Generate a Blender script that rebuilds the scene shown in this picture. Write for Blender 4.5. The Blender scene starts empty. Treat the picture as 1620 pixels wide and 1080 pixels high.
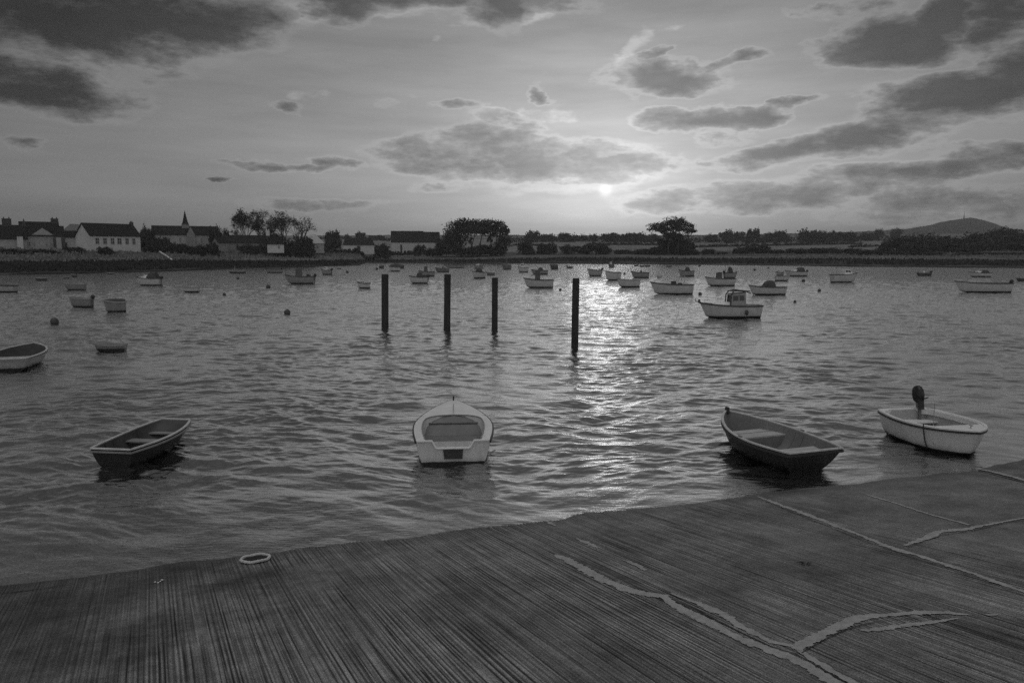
import bpy, bmesh, math, random
import numpy as np
from mathutils import Vector, Matrix
R = math.radians
PI = math.pi
random.seed(7)
sc = bpy.context.scene
COL = sc.collection

# ------------------------------------------------------------------ camera
F = 1170.0                      # focal length in px of the 1620 px wide photograph
EYE = 4.0
PITCH = math.atan(140.0 / F)
cam_d = bpy.data.cameras.new('camera')
cam = bpy.data.objects.new('camera', cam_d)
COL.objects.link(cam)
cam.location = (0, 0, EYE)
cam.rotation_euler = (PI / 2 - PITCH, 0, 0)
cam_d.sensor_width = 36.0
cam_d.lens = F / 1620.0 * 36.0
cam_d.clip_start = 0.1
cam_d.clip_end = 20000
sc.camera = cam


def ray(px, py):
    """unit direction of the view through a pixel"""
    x = (px - 810.0) / F
    y = -(py - 540.0) / F
    c, s = math.cos(PITCH), math.sin(PITCH)
    v = Vector((x, c + y * s, -s + y * c))
    return v.normalized()


def at(px, py, z=0.0):
    """the point at height z seen there"""
    v = ray(px, py)
    t = (z - EYE) / v.z
    return Vector((v.x * t, v.y * t, z))


def atd(px, py, d):
    """the point at forward distance d seen there"""
    v = ray(px, py)
    t = d / v.y
    return Vector((v.x * t, d, EYE + v.z * t))


# ------------------------------------------------------------------ helpers
def tag(o, label=None, cat=None, group=None, kind=None):
    if label: o['label'] = label
    if cat: o['category'] = cat
    if group: o['group'] = group
    if kind: o['kind'] = kind
    return o


def empty(name, loc, rz=0.0, label=None, cat=None, group=None):
    o = bpy.data.objects.new(name, None)
    o.empty_display_size = 0.2
    COL.objects.link(o)
    o.location = loc
    o.rotation_euler = (0, 0, rz)
    return tag(o, label, cat, group)


class MB:
    """collects geometry for ONE mesh object"""
    def __init__(self):
        self.v, self.f, self.m = [], [], []

    def add(self, vs, fs, mi=0, M=None):
        b = len(self.v)
        for p in vs:
            p = Vector(p)
            if M is not None: p = M @ p
            self.v.append(tuple(p))
        for f in fs:
            self.f.append(tuple(b + i for i in f))
            self.m.append(mi)
        return self

    def box(self, c, s, mi=0, M=None, taper=(1, 1), shift=(0, 0)):
        x, y, z = s[0] / 2, s[1] / 2, s[2] / 2
        vs = []
        for zz, tx, ty, sx, sy in ((-z, 1, 1, 0, 0), (z, taper[0], taper[1], shift[0], shift[1])):
            for a, b in ((-1, -1), (1, -1), (1, 1), (-1, 1)):
                vs.append((c[0] + a * x * tx + sx, c[1] + b * y * ty + sy, c[2] + zz))
        fs = [(3, 2, 1, 0), (4, 5, 6, 7), (0, 1, 5, 4), (1, 2, 6, 5), (2, 3, 7, 6), (3, 0, 4, 7)]
        return self.add(vs, fs, mi, M)

    def tube(self, pts, r, n=8, mi=0, M=None, caps=True, closed=False):
        pts = [Vector(p) for p in pts]
        k = len(pts)
        rr = r if isinstance(r, (list, tuple)) else [r] * k
        vs, fs = [], []
        for i, p in enumerate(pts):
            if closed:
                t = pts[(i + 1) % k] - pts[i - 1]
            else:
                t = pts[min(i + 1, k - 1)] - pts[max(i - 1, 0)]
            if t.length < 1e-9: t = Vector((0, 0, 1))
            t.normalize()
            ref = Vector((0, 0, 1)) if abs(t.z) < 0.9 else Vector((1, 0, 0))
            a = t.cross(ref).normalized()
            b = a.cross(t).normalized()
            for j in range(n):
                th = 2 * PI * j / n
                vs.append(p + (a * math.cos(th) + b * math.sin(th)) * rr[i])
        for i in range(k if closed else k - 1):
            i2 = (i + 1) % k
            for j in range(n):
                j2 = (j + 1) % n
                fs.append((i * n + j, i * n + j2, i2 * n + j2, i2 * n + j))
        if caps and not closed:
            fs.append(tuple(range(n - 1, -1, -1)))
            fs.append(tuple((k - 1) * n + j for j in range(n)))
        return self.add(vs, fs, mi, M)

    def strip(self, pts, w, h, mi=0, closed=False, up=Vector((0, 0, 1))):
        """rectangular section swept along pts; w outward, h vertical"""
        pts = [Vector(p) for p in pts]
        k = len(pts)
        vs, fs = [], []
        for i, p in enumerate(pts):
            if closed: t = pts[(i + 1) % k] - pts[i - 1]
            else: t = pts[min(i + 1, k - 1)] - pts[max(i - 1, 0)]
            t.z = 0
            if t.length < 1e-9: t = Vector((1, 0, 0))
            t.normalize()
            a = t.cross(up).normalized()
            for sa, sb in ((-1, -1), (1, -1), (1, .45), (.55, 1), (-.55, 1), (-1, .45)):
                vs.append(p + a * (sa * w / 2) + up * (sb * h / 2))
        n = 6
        for i in range(k if closed else k - 1):
            i2 = (i + 1) % k
            for j in range(n):
                j2 = (j + 1) % n
                fs.append((i * n + j, i * n + j2, i2 * n + j2, i2 * n + j))
        if not closed:
            fs.append(tuple(range(n - 1, -1, -1)))
            fs.append(tuple((k - 1) * n + j for j in range(n)))
        return self.add(vs, fs, mi)

    def sphere(self, c, r, nu=16, nv=10, mi=0, sq=(1, 1, 1)):
        vs, fs = [], []
        for i in range(nv + 1):
            ph = PI * i / nv
            for j in range(nu):
                th = 2 * PI * j / nu
                vs.append((c[0] + r * sq[0] * math.sin(ph) * math.cos(th), c[1] + r * sq[1] * math.sin(ph) * math.sin(th), c[2] + r * sq[2] * math.cos(ph)))
        for i in range(nv):
            for j in range(nu):
                j2 = (j + 1) % nu
                fs.append((i * nu + j, (i + 1) * nu + j, (i + 1) * nu + j2, i * nu + j2))
        return self.add(vs, fs, mi)

    def build(self, name, mats, parent=None, smooth=False, label=None, fix=True):
        me = bpy.data.meshes.new(name)
        me.from_pydata(self.v, [], self.f)
        if not isinstance(mats, (list, tuple)): mats = [mats]
        for m in mats: me.materials.append(m)
        me.polygons.foreach_set('material_index', self.m)
        if smooth:
            me.polygons.foreach_set('use_smooth', [True] * len(me.polygons))
        me.update()
        if fix:
            bm = bmesh.new(); bm.from_mesh(me)
            bmesh.ops.remove_doubles(bm, verts=bm.verts, dist=1e-5)
            bmesh.ops.recalc_face_normals(bm, faces=bm.faces)
            bm.to_mesh(me); bm.free()
        if smooth:
            me.set_sharp_from_angle(angle=R(38))
        o = bpy.data.objects.new(name, me)
        COL.objects.link(o)
        if parent is not None: o.parent = parent
        if label: o['label'] = label
        return o


def np_mesh(name, V, Fq, mats, parent=None, smooth=False, attr=None):
    """fast mesh from numpy vertices and equal-sized faces"""
    me = bpy.data.meshes.new(name)
    nV, nF, k = len(V), len(Fq), Fq.shape[1]
    me.vertices.add(nV)
    me.vertices.foreach_set('co', np.ascontiguousarray(V, dtype=np.float32).ravel())
    me.loops.add(nF * k)
    me.loops.foreach_set('vertex_index', np.ascontiguousarray(Fq, dtype=np.int32).ravel())
    me.polygons.add(nF)
    me.polygons.foreach_set('loop_start', np.arange(nF, dtype=np.int32) * k)
    if smooth: me.polygons.foreach_set('use_smooth', np.ones(nF, dtype=bool))
    for m in (mats if isinstance(mats, (list, tuple)) else [mats]): me.materials.append(m)
    if attr is not None:
        a = me.attributes.new('cover', 'FLOAT', 'POINT')
        a.data.foreach_set('value', np.ascontiguousarray(attr, dtype=np.float32))
    me.update(calc_edges=True)
    me.validate()
    o = bpy.data.objects.new(name, me)
    COL.objects.link(o)
    if parent is not None: o.parent = parent
    return o


def grid_faces(nr, nc):
    i = np.arange(nr - 1)[:, None] * nc + np.arange(nc - 1)[None, :]
    i = i.ravel()
    return np.stack([i, i + 1, i + nc + 1, i + nc], axis=1)


# ------------------------------------------------------------------ materials
class NT:
    def __init__(self, tree):
        self.t = tree; self.n = tree.nodes; self.l = tree.links

    def new(self, typ, **kw):
        n = self.n.new(typ)
        for k, v in kw.items(): setattr(n, k, v)
        return n

    def put(self, sock, v):
        if hasattr(v, 'is_linked') or hasattr(v, 'links'):
            self.l.new(v, sock)
        else:
            sock.default_value = v

    def math(self, op, a, b=None, c=None, clamp=False):
        n = self.new('ShaderNodeMath', operation=op, use_clamp=clamp)
        self.put(n.inputs[0], a)
        if b is not None: self.put(n.inputs[1], b)
        if c is not None: self.put(n.inputs[2], c)
        return n.outputs[0]

    def vmath(self, op, a, b=None, out=0):
        n = self.new('ShaderNodeVectorMath', operation=op)
        self.put(n.inputs[0], a)
        if b is not None: self.put(n.inputs[1], b)
        return n.outputs[out]

    def noise(self, vec, scale, detail=3.0, rough=0.55, dist=0.0, out='Fac'):
        n = self.new('ShaderNodeTexNoise')
        if vec is not None: self.l.new(vec, n.inputs['Vector'])
        n.inputs['Scale'].default_value = scale
        n.inputs['Detail'].default_value = detail
        n.inputs['Roughness'].default_value = rough
        n.inputs['Distortion'].default_value = dist
        return n.outputs[out]

    def remap(self, v, a, b, c, d, smooth=False):
        n = self.new('ShaderNodeMapRange')
        if smooth: n.interpolation_type = 'SMOOTHSTEP'
        self.put(n.inputs['Value'], v)
        for k, x in (('From Min', a), ('From Max', b), ('To Min', c), ('To Max', d)): self.put(n.inputs[k], x)
        return n.outputs['Result']

    def mapping(self, vec, loc=(0, 0, 0), rot=(0, 0, 0), scale=(1, 1, 1), typ='POINT'):
        n = self.new('ShaderNodeMapping', vector_type=typ)
        self.l.new(vec, n.inputs['Vector'])
        n.inputs['Location'].default_value = loc
        n.inputs['Rotation'].default_value = rot
        n.inputs['Scale'].default_value = scale
        return n.outputs['Vector']

    def grey(self, v):
        n = self.new('ShaderNodeCombineColor')
        for i in range(3): self.put(n.inputs[i], v)
        return n.outputs[0]


def newmat(name):
    m = bpy.data.materials.new(name)
    m.use_nodes = True
    nt = NT(m.node_tree)
    bs = m.node_tree.nodes['Principled BSDF']
    return m, nt, bs


def mat(name, g, rough=0.6, ns=3.0, na=0.25, bump=0.0, bs=None, metal=0.0, spec=0.5, stretch=(1, 1, 1), wear=0.0):
    """grey surface with two scales of mottling, optional bump and worn specks"""
    m, nt, b = newmat(name)
    tc = nt.new('ShaderNodeTexCoord').outputs['Object']
    v = nt.mapping(tc, scale=stretch)
    n1 = nt.noise(v, ns, 5, 0.62)
    n2 = nt.noise(v, ns * 7.3, 3, 0.6)
    s = nt.math('MULTIPLY_ADD', n1, 0.7, nt.math('MULTIPLY', n2, 0.3))
    val = nt.remap(s, 0.3, 0.7, g * (1 - na), g * (1 + na))
    if wear:
        w = nt.remap(nt.noise(v, ns * 2.1, 8, 0.75), 0.60, 0.66, 0, 1)
        mx = nt.new('ShaderNodeMix', data_type='FLOAT')
        nt.put(mx.inputs['Factor'], w); nt.put(mx.inputs['A'], val); mx.inputs['B'].default_value = wear
        val = mx.outputs['Result']
    nt.l.new(nt.grey(val), b.inputs['Base Color'])
    b.inputs['Roughness'].default_value = rough
    b.inputs['Metallic'].default_value = metal
    b.inputs['Specular IOR Level'].default_value = spec
    if bump:
        bp = nt.new('ShaderNodeBump')
        bp.inputs['Strength'].default_value = bump
        bp.inputs['Distance'].default_value = 0.02
        nt.l.new(nt.noise(v, bs or ns * 6, 4, 0.6), bp.inputs['Height'])
        nt.l.new(bp.outputs['Normal'], b.inputs['Normal'])
    return m
SKY_NISH = 0.012
SUN_GLOW = [(0.55, 0.14, 2.2), (3.2, 0.10, 1.3), (9.5, 0.115, 1.4), (40.0, 0.145, 1.7)]
VEIL_0, VEIL_H = 0.060, 0.02
BACK, TOP = 0.21, 5.8
LAND_LO, LAND_HI = 0.025, 0.22
SUN_E, SUN_ANG = 0.010, 5.0
HAZE = 0.00038
# ------------------------------------------------------------------ sky and sun
sun_dir = ray(958, 302)
SUN_EL = math.asin(sun_dir.z)
SUN_AZ = math.atan2(sun_dir.x, sun_dir.y)

world = bpy.data.worlds.new('World')
sc.world = world
world.use_nodes = True
world.node_tree.nodes.clear()
W = NT(world.node_tree)
tc = W.new('ShaderNodeTexCoord').outputs['Generated']
sky = W.new('ShaderNodeTexSky')
sky.sky_type = 'NISHITA'
sky.sun_disc = False
sky.sun_elevation = SUN_EL
sky.sun_rotation = SUN_AZ
sky.air_density = 1.0
sky.dust_density = 1.5
bw = W.new('ShaderNodeRGBToBW')
W.l.new(sky.outputs[0], bw.inputs[0])
nish = W.math('MULTIPLY', bw.outputs[0], SKY_NISH)

sep = W.new('ShaderNodeSeparateXYZ')
nrm = W.vmath('NORMALIZE', tc)
W.l.new(nrm, sep.inputs[0])
X, Y, Z = sep.outputs
az = W.math('ARCTAN2', X, Y)
el = W.math('ARCSINE', Z)
uvn = W.new('ShaderNodeCombineXYZ')
W.l.new(az, uvn.inputs[0]); W.l.new(el, uvn.inputs[1])
uv = uvn.outputs[0]


def azel(px, py):
    v = ray(px, py)
    return math.atan2(v.x, v.y), math.asin(v.z)


# billow noise that both moves and tears the clouds; flatter than wide, as clouds seen low over the horizon are
nv = W.mapping(uv, scale=(1.0, 2.3, 1.0))
warp = W.noise(nv, 6.0, 5, 0.62, out='Color')
warp = W.vmath('SUBTRACT', warp, (0.5, 0.5, 0.5))
warp = W.vmath('MULTIPLY', warp, (0.17, 0.055, 0.0))
uvw = W.vmath('ADD', uv, warp)
billow = W.noise(nv, 11.0, 5, 0.58)
fine = W.noise(nv, 60.0, 3, 0.6)
streak = W.noise(W.mapping(uv, rot=(0, 0, 0.12), scale=(1.0, 7.0, 1.0)), 4.0, 5, 0.6)


uvh = W.vmath('ADD', uvw, (0.0, 0.0, 1.0))


def blob(px, py, rx, ry, rot=0.0, amp=1.0, soft=0.35):
    a, e = azel(px, py)
    ax = abs(azel(px + rx, py)[0] - a)
    ey = abs(azel(px, py - ry)[1] - e)
    c, s = math.cos(-R(rot)), math.sin(-R(rot))
    # rotate into the cloud's own axes, then scale: two affine forms
    A = (c / ax, s / ax, -(c * a + s * e) / ax)
    B = (-s / ey, c / ey, -(-s * a + c * e) / ey)
    u = W.vmath('DOT_PRODUCT', uvh, A, out=1)
    v = W.vmath('DOT_PRODUCT', uvh, B, out=1)
    q = W.math('MULTIPLY_ADD', u, u, W.math('MULTIPLY', v, v))
    return W.remap(q, soft * soft * .5, 2.7, amp, 0.0, False)


def total(lst):
    s = None
    for b in lst:
        v = blob(*b)
        s = v if s is None else W.math('MAXIMUM', s, v)
    return s


# heavy clouds: px, py, half width, half height, tilt clockwise
HEAVY = [
    (60, 20, 210, 74, 0, 1.1, .5), (260, 26, 180, 46, -5, 1.1, .4), (130, 62, 90, 18, 8, .8, .3), (60, 132, 130, 34, 6, 1.0, .3), (20, 80, 70, 26, 0, .75, .3), (240, 60, 70, 10, 4, .6, .3),
    (535, 2, 45, 24, 12, 1.0, .4), (700, -10, 190, 22, 4, 1.0, .3), (775, 14, 56, 28, 20, 1.0, .35), (610, -6, 80, 20, 0, .8, .3),
    (858, 148, 19, 15, 10, .95, .3), (725, 168, 28, 10, 0, .7, .3), (453, 170, 22, 9, 0, .8, .3), (625, 160, 16, 7, 0, .5, .3),
    (1058, 116, 92, 22, 3, 1.0, .5), (975, 118, 18, 12, 0, .8, .4), (1160, 102, 36, 12, -18, .8, .3), (1045, 80, 30, 8, -18, .75, .3), (1000, 146, 14, 9, 30, .5, .2),
    (1395, 60, 112, 38, 2, 1.2, .6), (1480, 30, 60, 34, -10, 1.1, .5), (1590, 30, 80, 44, 6, 1.1, .5), (1325, 5, 60, 12, 0, .7, .3), (1280, 40, 20, 10, 0, .6, .3),
    (1535, 154, 150, 34, -3, 1.2, .5), (1640, 110, 80, 60, 0, 1.1, .5), (1405, 150, 60, 12, 0, .8, .3),
    (1345, 222, 185, 21, -7, 1.05, .4), (1500, 202, 90, 9, -7, .7, .3), (1225, 240, 60, 14, -6, .6, .3),
    (1110, 184, 84, 16, 1, 1.05, .4), (1190, 182, 40, 12, 5, .9, .3), (1240, 162, 30, 7, -5, .8, .3), (1130, 214, 50, 11, 0, .65, .3),
    (800, 196, 50, 12, 8, .7, .3), (880, 232, 72, 16, 4, .75, .3), (730, 216, 48, 9, 3, .6, .3), (695, 262, 96, 14, -3, .72, .3), (830, 254, 190, 30, 2, .95, .3), (780, 230, 100, 26, 0, .8, .3),
    (1545, 246, 90, 12, 3, .75, .3), (1450, 272, 220, 17, -3, .9, .3), (1230, 308, 210, 22, -3, .85, .3), (1500, 322, 230, 20, 0, .72, .3), (1060, 256, 110, 7, 3, .5, .3),
    (430, 268, 44, 6, 0, .85, .3), (520, 261, 28, 9, 5, .85, .3), (480, 270, 40, 6, 0, .8, .3), (342, 291, 26, 4, 0, .75, .3), (30, 218, 40, 7, 0, .75, .3), (470, 322, 120, 8, 1, .5, .3),
    (690, 300, 45, 8, 0, .45, .3), (1450, 232, 40, 6, -4, .5, .3), (1440, 216, 40, 7, -12, .5, .3),
    (820, 300, 150, 12, 0, .35, .3),
]
# cloud outside the photograph's frame, so that the sky goes on above and beside it
HEAVY += [(300, -330, 420, 120, 5, 1.0, .3), (1200, -260, 420, 90, -4, .9, .3), (2300, 100, 380, 110, 0, 1.0, .3), (-700, 60, 380, 90, 0, 1.0, .3)]
dens = total(HEAVY)
tear = W.math('MULTIPLY_ADD', W.math('SUBTRACT', billow, 0.5), 2.0, W.math('MULTIPLY', W.math('SUBTRACT', fine, 0.5), 0.55))
edge = W.math('MULTIPLY', tear, W.remap(dens, 0.02, 0.40, 0.0, 1.0))
D = W.math('ADD', dens, edge)
cover = W.remap(D, 0.23, 1.12, 0.0, 1.0, True)
rim = W.math('MULTIPLY', W.remap(D, 0.08, 0.34, 0, 1, True), W.remap(D, 0.34, 0.60, 1, 0, True))
# thin bright wisps
wisps = total([(985, 95, 22, 40, 12, 1.0, .3), (1010, 58, 20, 14, -30, .8, .3), (1065, 38, 22, 6, -5, .7, .3), (480, 12, 42, 18, 10, 1., .4), (845, 18, 26, 34, 30, 1., .4), (620, 16, 120, 12, 4, .8, .4),
               (700, 36, 60, 12, 6, .6, .3), (500, 150, 40, 10, -4, .7, .3), (640, 145, 30, 5, 0, .6, .3), (420, 70, 30, 7, 0, .5, .3), (1000, 3, 40, 6, 0, .8, .3), (1255, 44, 30, 8, -20, .6, .3),
               (860, 180, 60, 14, -12, .7, .3), (760, 190, 50, 22, 0, .6, .3), (1180, 140, 60, 12, 5, .4, .3), (800, 122, 60, 10, 0, .5, .3), (975, 240, 40, 5, 0, .7, .3), (690, 62, 16, 5, -10, .8, .3), (1075, 296, 50, 3, -3, .5, .3)])
wz = W.remap(W.math('ADD', wisps, W.math('MULTIPLY', tear, 1.0)), 0.42, 1.0, 0.0, 1.0, True)
wz = W.math('MULTIPLY', wz, W.remap(wisps, 0.0, 0.3, 0.0, 1.0))

dt = W.vmath('DOT_PRODUCT', nrm, tuple(sun_dir), out=1)
ang = W.math('ARCCOSINE', W.math('MINIMUM', dt, 0.999999))


def glow(sig, a, p=2.0):
    q = W.math('POWER', W.math('DIVIDE', ang, R(sig)), p)
    return W.math('MULTIPLY', W.math('EXPONENT', W.math('MULTIPLY', q, -1.0)), a)


g = None
for sgm, amp_, p_ in SUN_GLOW:
    q = glow(sgm, amp_, p_)
    g = q if g is None else W.math('ADD', g, q)
# the veil of high cloud that the low sun lights: an even milky layer, streaked
elc = W.math('MAXIMUM', el, 0.0)
veil = W.math('MULTIPLY_ADD', W.math('EXPONENT', W.math('MULTIPLY', elc, -3.0)), VEIL_H, VEIL_0)
# unseen sky behind the viewer, raised as added fill for hulls facing it
back = W.remap(Y, 0.35, -0.5, 0.0, BACK, True)
base = W.math('ADD', W.math('ADD', W.math('ADD', nish, veil), g), back)
st = W.remap(streak, 0.32, 0.68, 0.88, 1.12)
base = W.math('MULTIPLY', base, st)
# unseen zenith strongly brightened, an added fill for decks and slipway
base = W.math('MULTIPLY', base, W.math('MULTIPLY', W.math('MULTIPLY', W.remap(el, 0.10, 0.34, 1.0, 0.80, True), W.remap(el, 0.34, 0.62, 1.0, 0.95, True)), W.remap(el, 0.90, 1.3, 1.0, TOP, True)))
dark = W.remap(ang, R(2), R(38), 0.54, 0.17)          # lit through near the sun, heavier away from it
tex = W.remap(billow, 0.3, 0.7, 0.85, 1.18)
cl = W.math('MULTIPLY', base, W.math('MULTIPLY', dark, tex))
mx = W.new('ShaderNodeMix', data_type='FLOAT')
W.put(mx.inputs['Factor'], cover); W.put(mx.inputs['A'], base); W.put(mx.inputs['B'], cl)
out = mx.outputs['Result']
near = W.remap(ang, R(2), R(34), 0.20, 0.10)
add = W.math('ADD', W.math('MULTIPLY', rim, near), W.math('MULTIPLY', wz, 0.42))
out = W.math('MULTIPLY', out, W.math('ADD', 1.0, add))
out = W.math('ADD', out, glow(0.42, 0.22, 3.0))              # the disc itself, through thin cloud
bg = W.new('ShaderNodeBackground')
W.l.new(W.grey(out), bg.inputs['Color'])
bg.inputs['Strength'].default_value = 1.0
wo = W.new('ShaderNodeOutputWorld')
W.l.new(bg.outputs[0], wo.inputs['Surface'])
world.cycles.sampling_method = 'MANUAL'
world.cycles.sample_map_resolution = 1024

sl = bpy.data.lights.new('sun', 'SUN')
sl.energy = SUN_E
sl.angle = R(SUN_ANG)
sl.color = (1, 1, 1)
so = bpy.data.objects.new('sun', sl)
COL.objects.link(so)
so.rotation_euler = (-sun_dir).to_track_quat('-Z', 'Y').to_euler()

sc.view_settings.view_transform = 'Standard'
sc.view_settings.look = 'None'
sc.view_settings.exposure = 0.3
sc.view_settings.gamma = 1.0
sc.view_settings.use_curve_mapping = False
sc.cycles.use_denoising = False
sc.cycles.max_bounces = 6
sc.cycles.sample_clamp_indirect = 4
# ------------------------------------------------------------------ water
EA, EB = at(200, 899), at(1535, 740)                    # two points of the water's edge
edir = Vector((EB.x - EA.x, EB.y - EA.y)).normalized()
enor = Vector((-edir.y, edir.x))                        # towards the water
def sstep(a, b, x):
    t = np.clip((x - a) / (b - a), 0, 1)
    return t * t * (3 - 2 * t)


def make_water():
    rng = np.random.default_rng(11)
    ds = [6.0]
    while ds[-1] < 345:
        d = ds[-1]
        ds.append(d + max(0.028, d * d / 15000.0))
    ds = np.array(ds)
    u = np.concatenate([-np.geomspace(4.0, 0.80, 26)[:-1], np.linspace(-0.80, 0.80, 960), np.geomspace(0.80, 4.0, 26)[1:]])
    Dm = ds[:, None]
    X = u[None, :] * Dm
    Y = np.repeat(Dm, len(u), axis=1)
    du = np.gradient(u)[None, :] * Dm
    dd = np.gradient(ds)[:, None]
    Z = np.zeros_like(X)
    # slow bending of the crest lines
    wx = X + 0.35 * np.sin(0.55 * Y + 0.3 * X + 1.0) + 0.2 * np.sin(1.3 * Y - 0.8 * X)
    wy = Y + 0.30 * np.sin(0.42 * X + 1.7) + 0.18 * np.sin(1.1 * X + 0.6 * Y + 0.5)
    # gustiness: patches of rougher and calmer water
    gust = 0.85 + 0.35 * np.sin(0.33 * X + 0.21 * Y + 0.4) * np.sin(0.27 * Y - 0.15 * X + 2.0) + 0.2 * np.sin(0.9 * X - 0.35 * Y)
    N = 150
    lam = np.exp(rng.uniform(math.log(0.13), math.log(2.6), N))
    th = rng.normal(0.0, 0.60, N) + 0.05
    ph = rng.uniform(0, 2 * PI, N)
    for l, t, p in zip(lam, th, ph):
        k = 2 * PI / l
        slope = 0.0160 * (0.55 + 0.85 * min(1.0, l / 0.45)) * (1.0 if l < 0.9 else (0.9 / l) ** 0.8)
        a = slope / k
        kx, ky = k * math.sin(t), k * math.cos(t)
        res_y = 2 * PI / max(abs(ky), 1e-3)
        res_x = 2 * PI / max(abs(kx), 1e-3)
        att = sstep(2.1, 3.4, res_y / dd) * sstep(2.1, 3.4, res_x / du)
        rows = att.max(axis=1) > 0
        n = int(rows.sum())
        if n == 0: continue
        s = np.sin(kx * wx[:n] + ky * wy[:n] + p)
        Z[:n] += a * att[:n] * (s + 0.5 * (s * s - 0.5)) * (gust[:n] if l < 1.2 else 1)
    sd = (X - EA.x) * enor.x + (Y - EA.y) * enor.y       # the swell dies out over the sloping toe
    Z *= 0.30 + 0.70 * sstep(-0.2, 2.6, sd)
    V = np.stack([X, Y, Z], axis=-1).reshape(-1, 3)
    m, nt, b = newmat('harbour_water')
    b.inputs['Base Color'].default_value = (0.022, 0.022, 0.022, 1)
    b.inputs['Roughness'].default_value = 0.03
    b.inputs['IOR'].default_value = 1.7
    b.inputs['Specular IOR Level'].default_value = 0.5
    tcn = nt.new('ShaderNodeTexCoord').outputs['Object']
    f1 = nt.noise(nt.mapping(tcn, rot=(0, 0, 0.15), scale=(1.0, 2.6, 1.0)), 5.5, 3, 0.6)
    f2 = nt.noise(nt.mapping(tcn, rot=(0, 0, -0.2), scale=(0.5, 1.9, 1.0)), 1.1, 5, 0.65)
    f3 = nt.noise(nt.mapping(tcn, scale=(0.35, 1.5, 1.0)), 0.35, 3, 0.6)
    b1 = nt.new('ShaderNodeBump'); b1.inputs['Strength'].default_value = 0.4; b1.inputs['Distance'].default_value = 0.025
    nt.l.new(f1, b1.inputs['Height'])
    # the waves that are too short for the mesh far out
    geo = nt.new('ShaderNodeSeparateXYZ'); nt.l.new(tcn, geo.inputs[0])
    far = nt.remap(geo.outputs[1], 14, 70, 0.0, 1.0)
    b2 = nt.new('ShaderNodeBump'); b2.inputs['Distance'].default_value = 0.22
    nt.l.new(nt.math('MULTIPLY', far, 0.6), b2.inputs['Strength'])
    nt.l.new(f2, b2.inputs['Height']); nt.l.new(b1.outputs['Normal'], b2.inputs['Normal'])
    b3 = nt.new('ShaderNodeBump'); b3.inputs['Distance'].default_value = 0.45
    nt.l.new(nt.math('MULTIPLY', far, 0.4), b3.inputs['Strength'])
    nt.l.new(f3, b3.inputs['Height']); nt.l.new(b2.outputs['Normal'], b3.inputs['Normal'])
    nt.l.new(b3.outputs['Normal'], b.inputs['Normal'])
    # crests too small for the mesh mirror the bright low sky at grazing angles: a share of plain mirror stands for them
    gl = nt.new('ShaderNodeBsdfGlossy'); gl.inputs['Color'].default_value = (.95, .95, .95, 1); gl.inputs['Roughness'].default_value = 0.06
    nt.l.new(b3.outputs['Normal'], gl.inputs['Normal'])
    mxs = nt.new('ShaderNodeMixShader'); lw = nt.new('ShaderNodeLayerWeight'); lw.inputs['Blend'].default_value = 0.5
    nt.l.new(nt.remap(lw.outputs['Facing'], 0.62, 0.90, 0.34, 1.0), mxs.inputs[0])
    nt.l.new(b.outputs[0], mxs.inputs[1]); nt.l.new(gl.outputs[0], mxs.inputs[2])
    nt.l.new(mxs.outputs[0], m.node_tree.nodes['Material Output'].inputs['Surface'])
    o = np_mesh('water', V, grid_faces(len(ds), len(u)), m, smooth=True)
    tag(o, kind='structure')
    return o


make_water()

# ------------------------------------------------------------------ slipway
KS = 0.127
GROOVE = math.atan2(-580.0, F)                          # azimuth of the brushed grooves


def ramp_z(x, y):
    s = (x - EA.x) * enor.x + (y - EA.y) * enor.y
    z = -KS * s
    # the toe of the slab sags a little at its left end
    return z


def on_ramp(px, py, lift=0.0):
    v = ray(px, py)
    n = Vector((enor.x * KS, enor.y * KS, 1.0))         # plane: n.p = c
    c = n.x * EA.x + n.y * EA.y + lift
    t = (c - EYE * 1.0) / (n.dot(v))
    return Vector((v.x * t, v.y * t, EYE + v.z * t))


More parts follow.
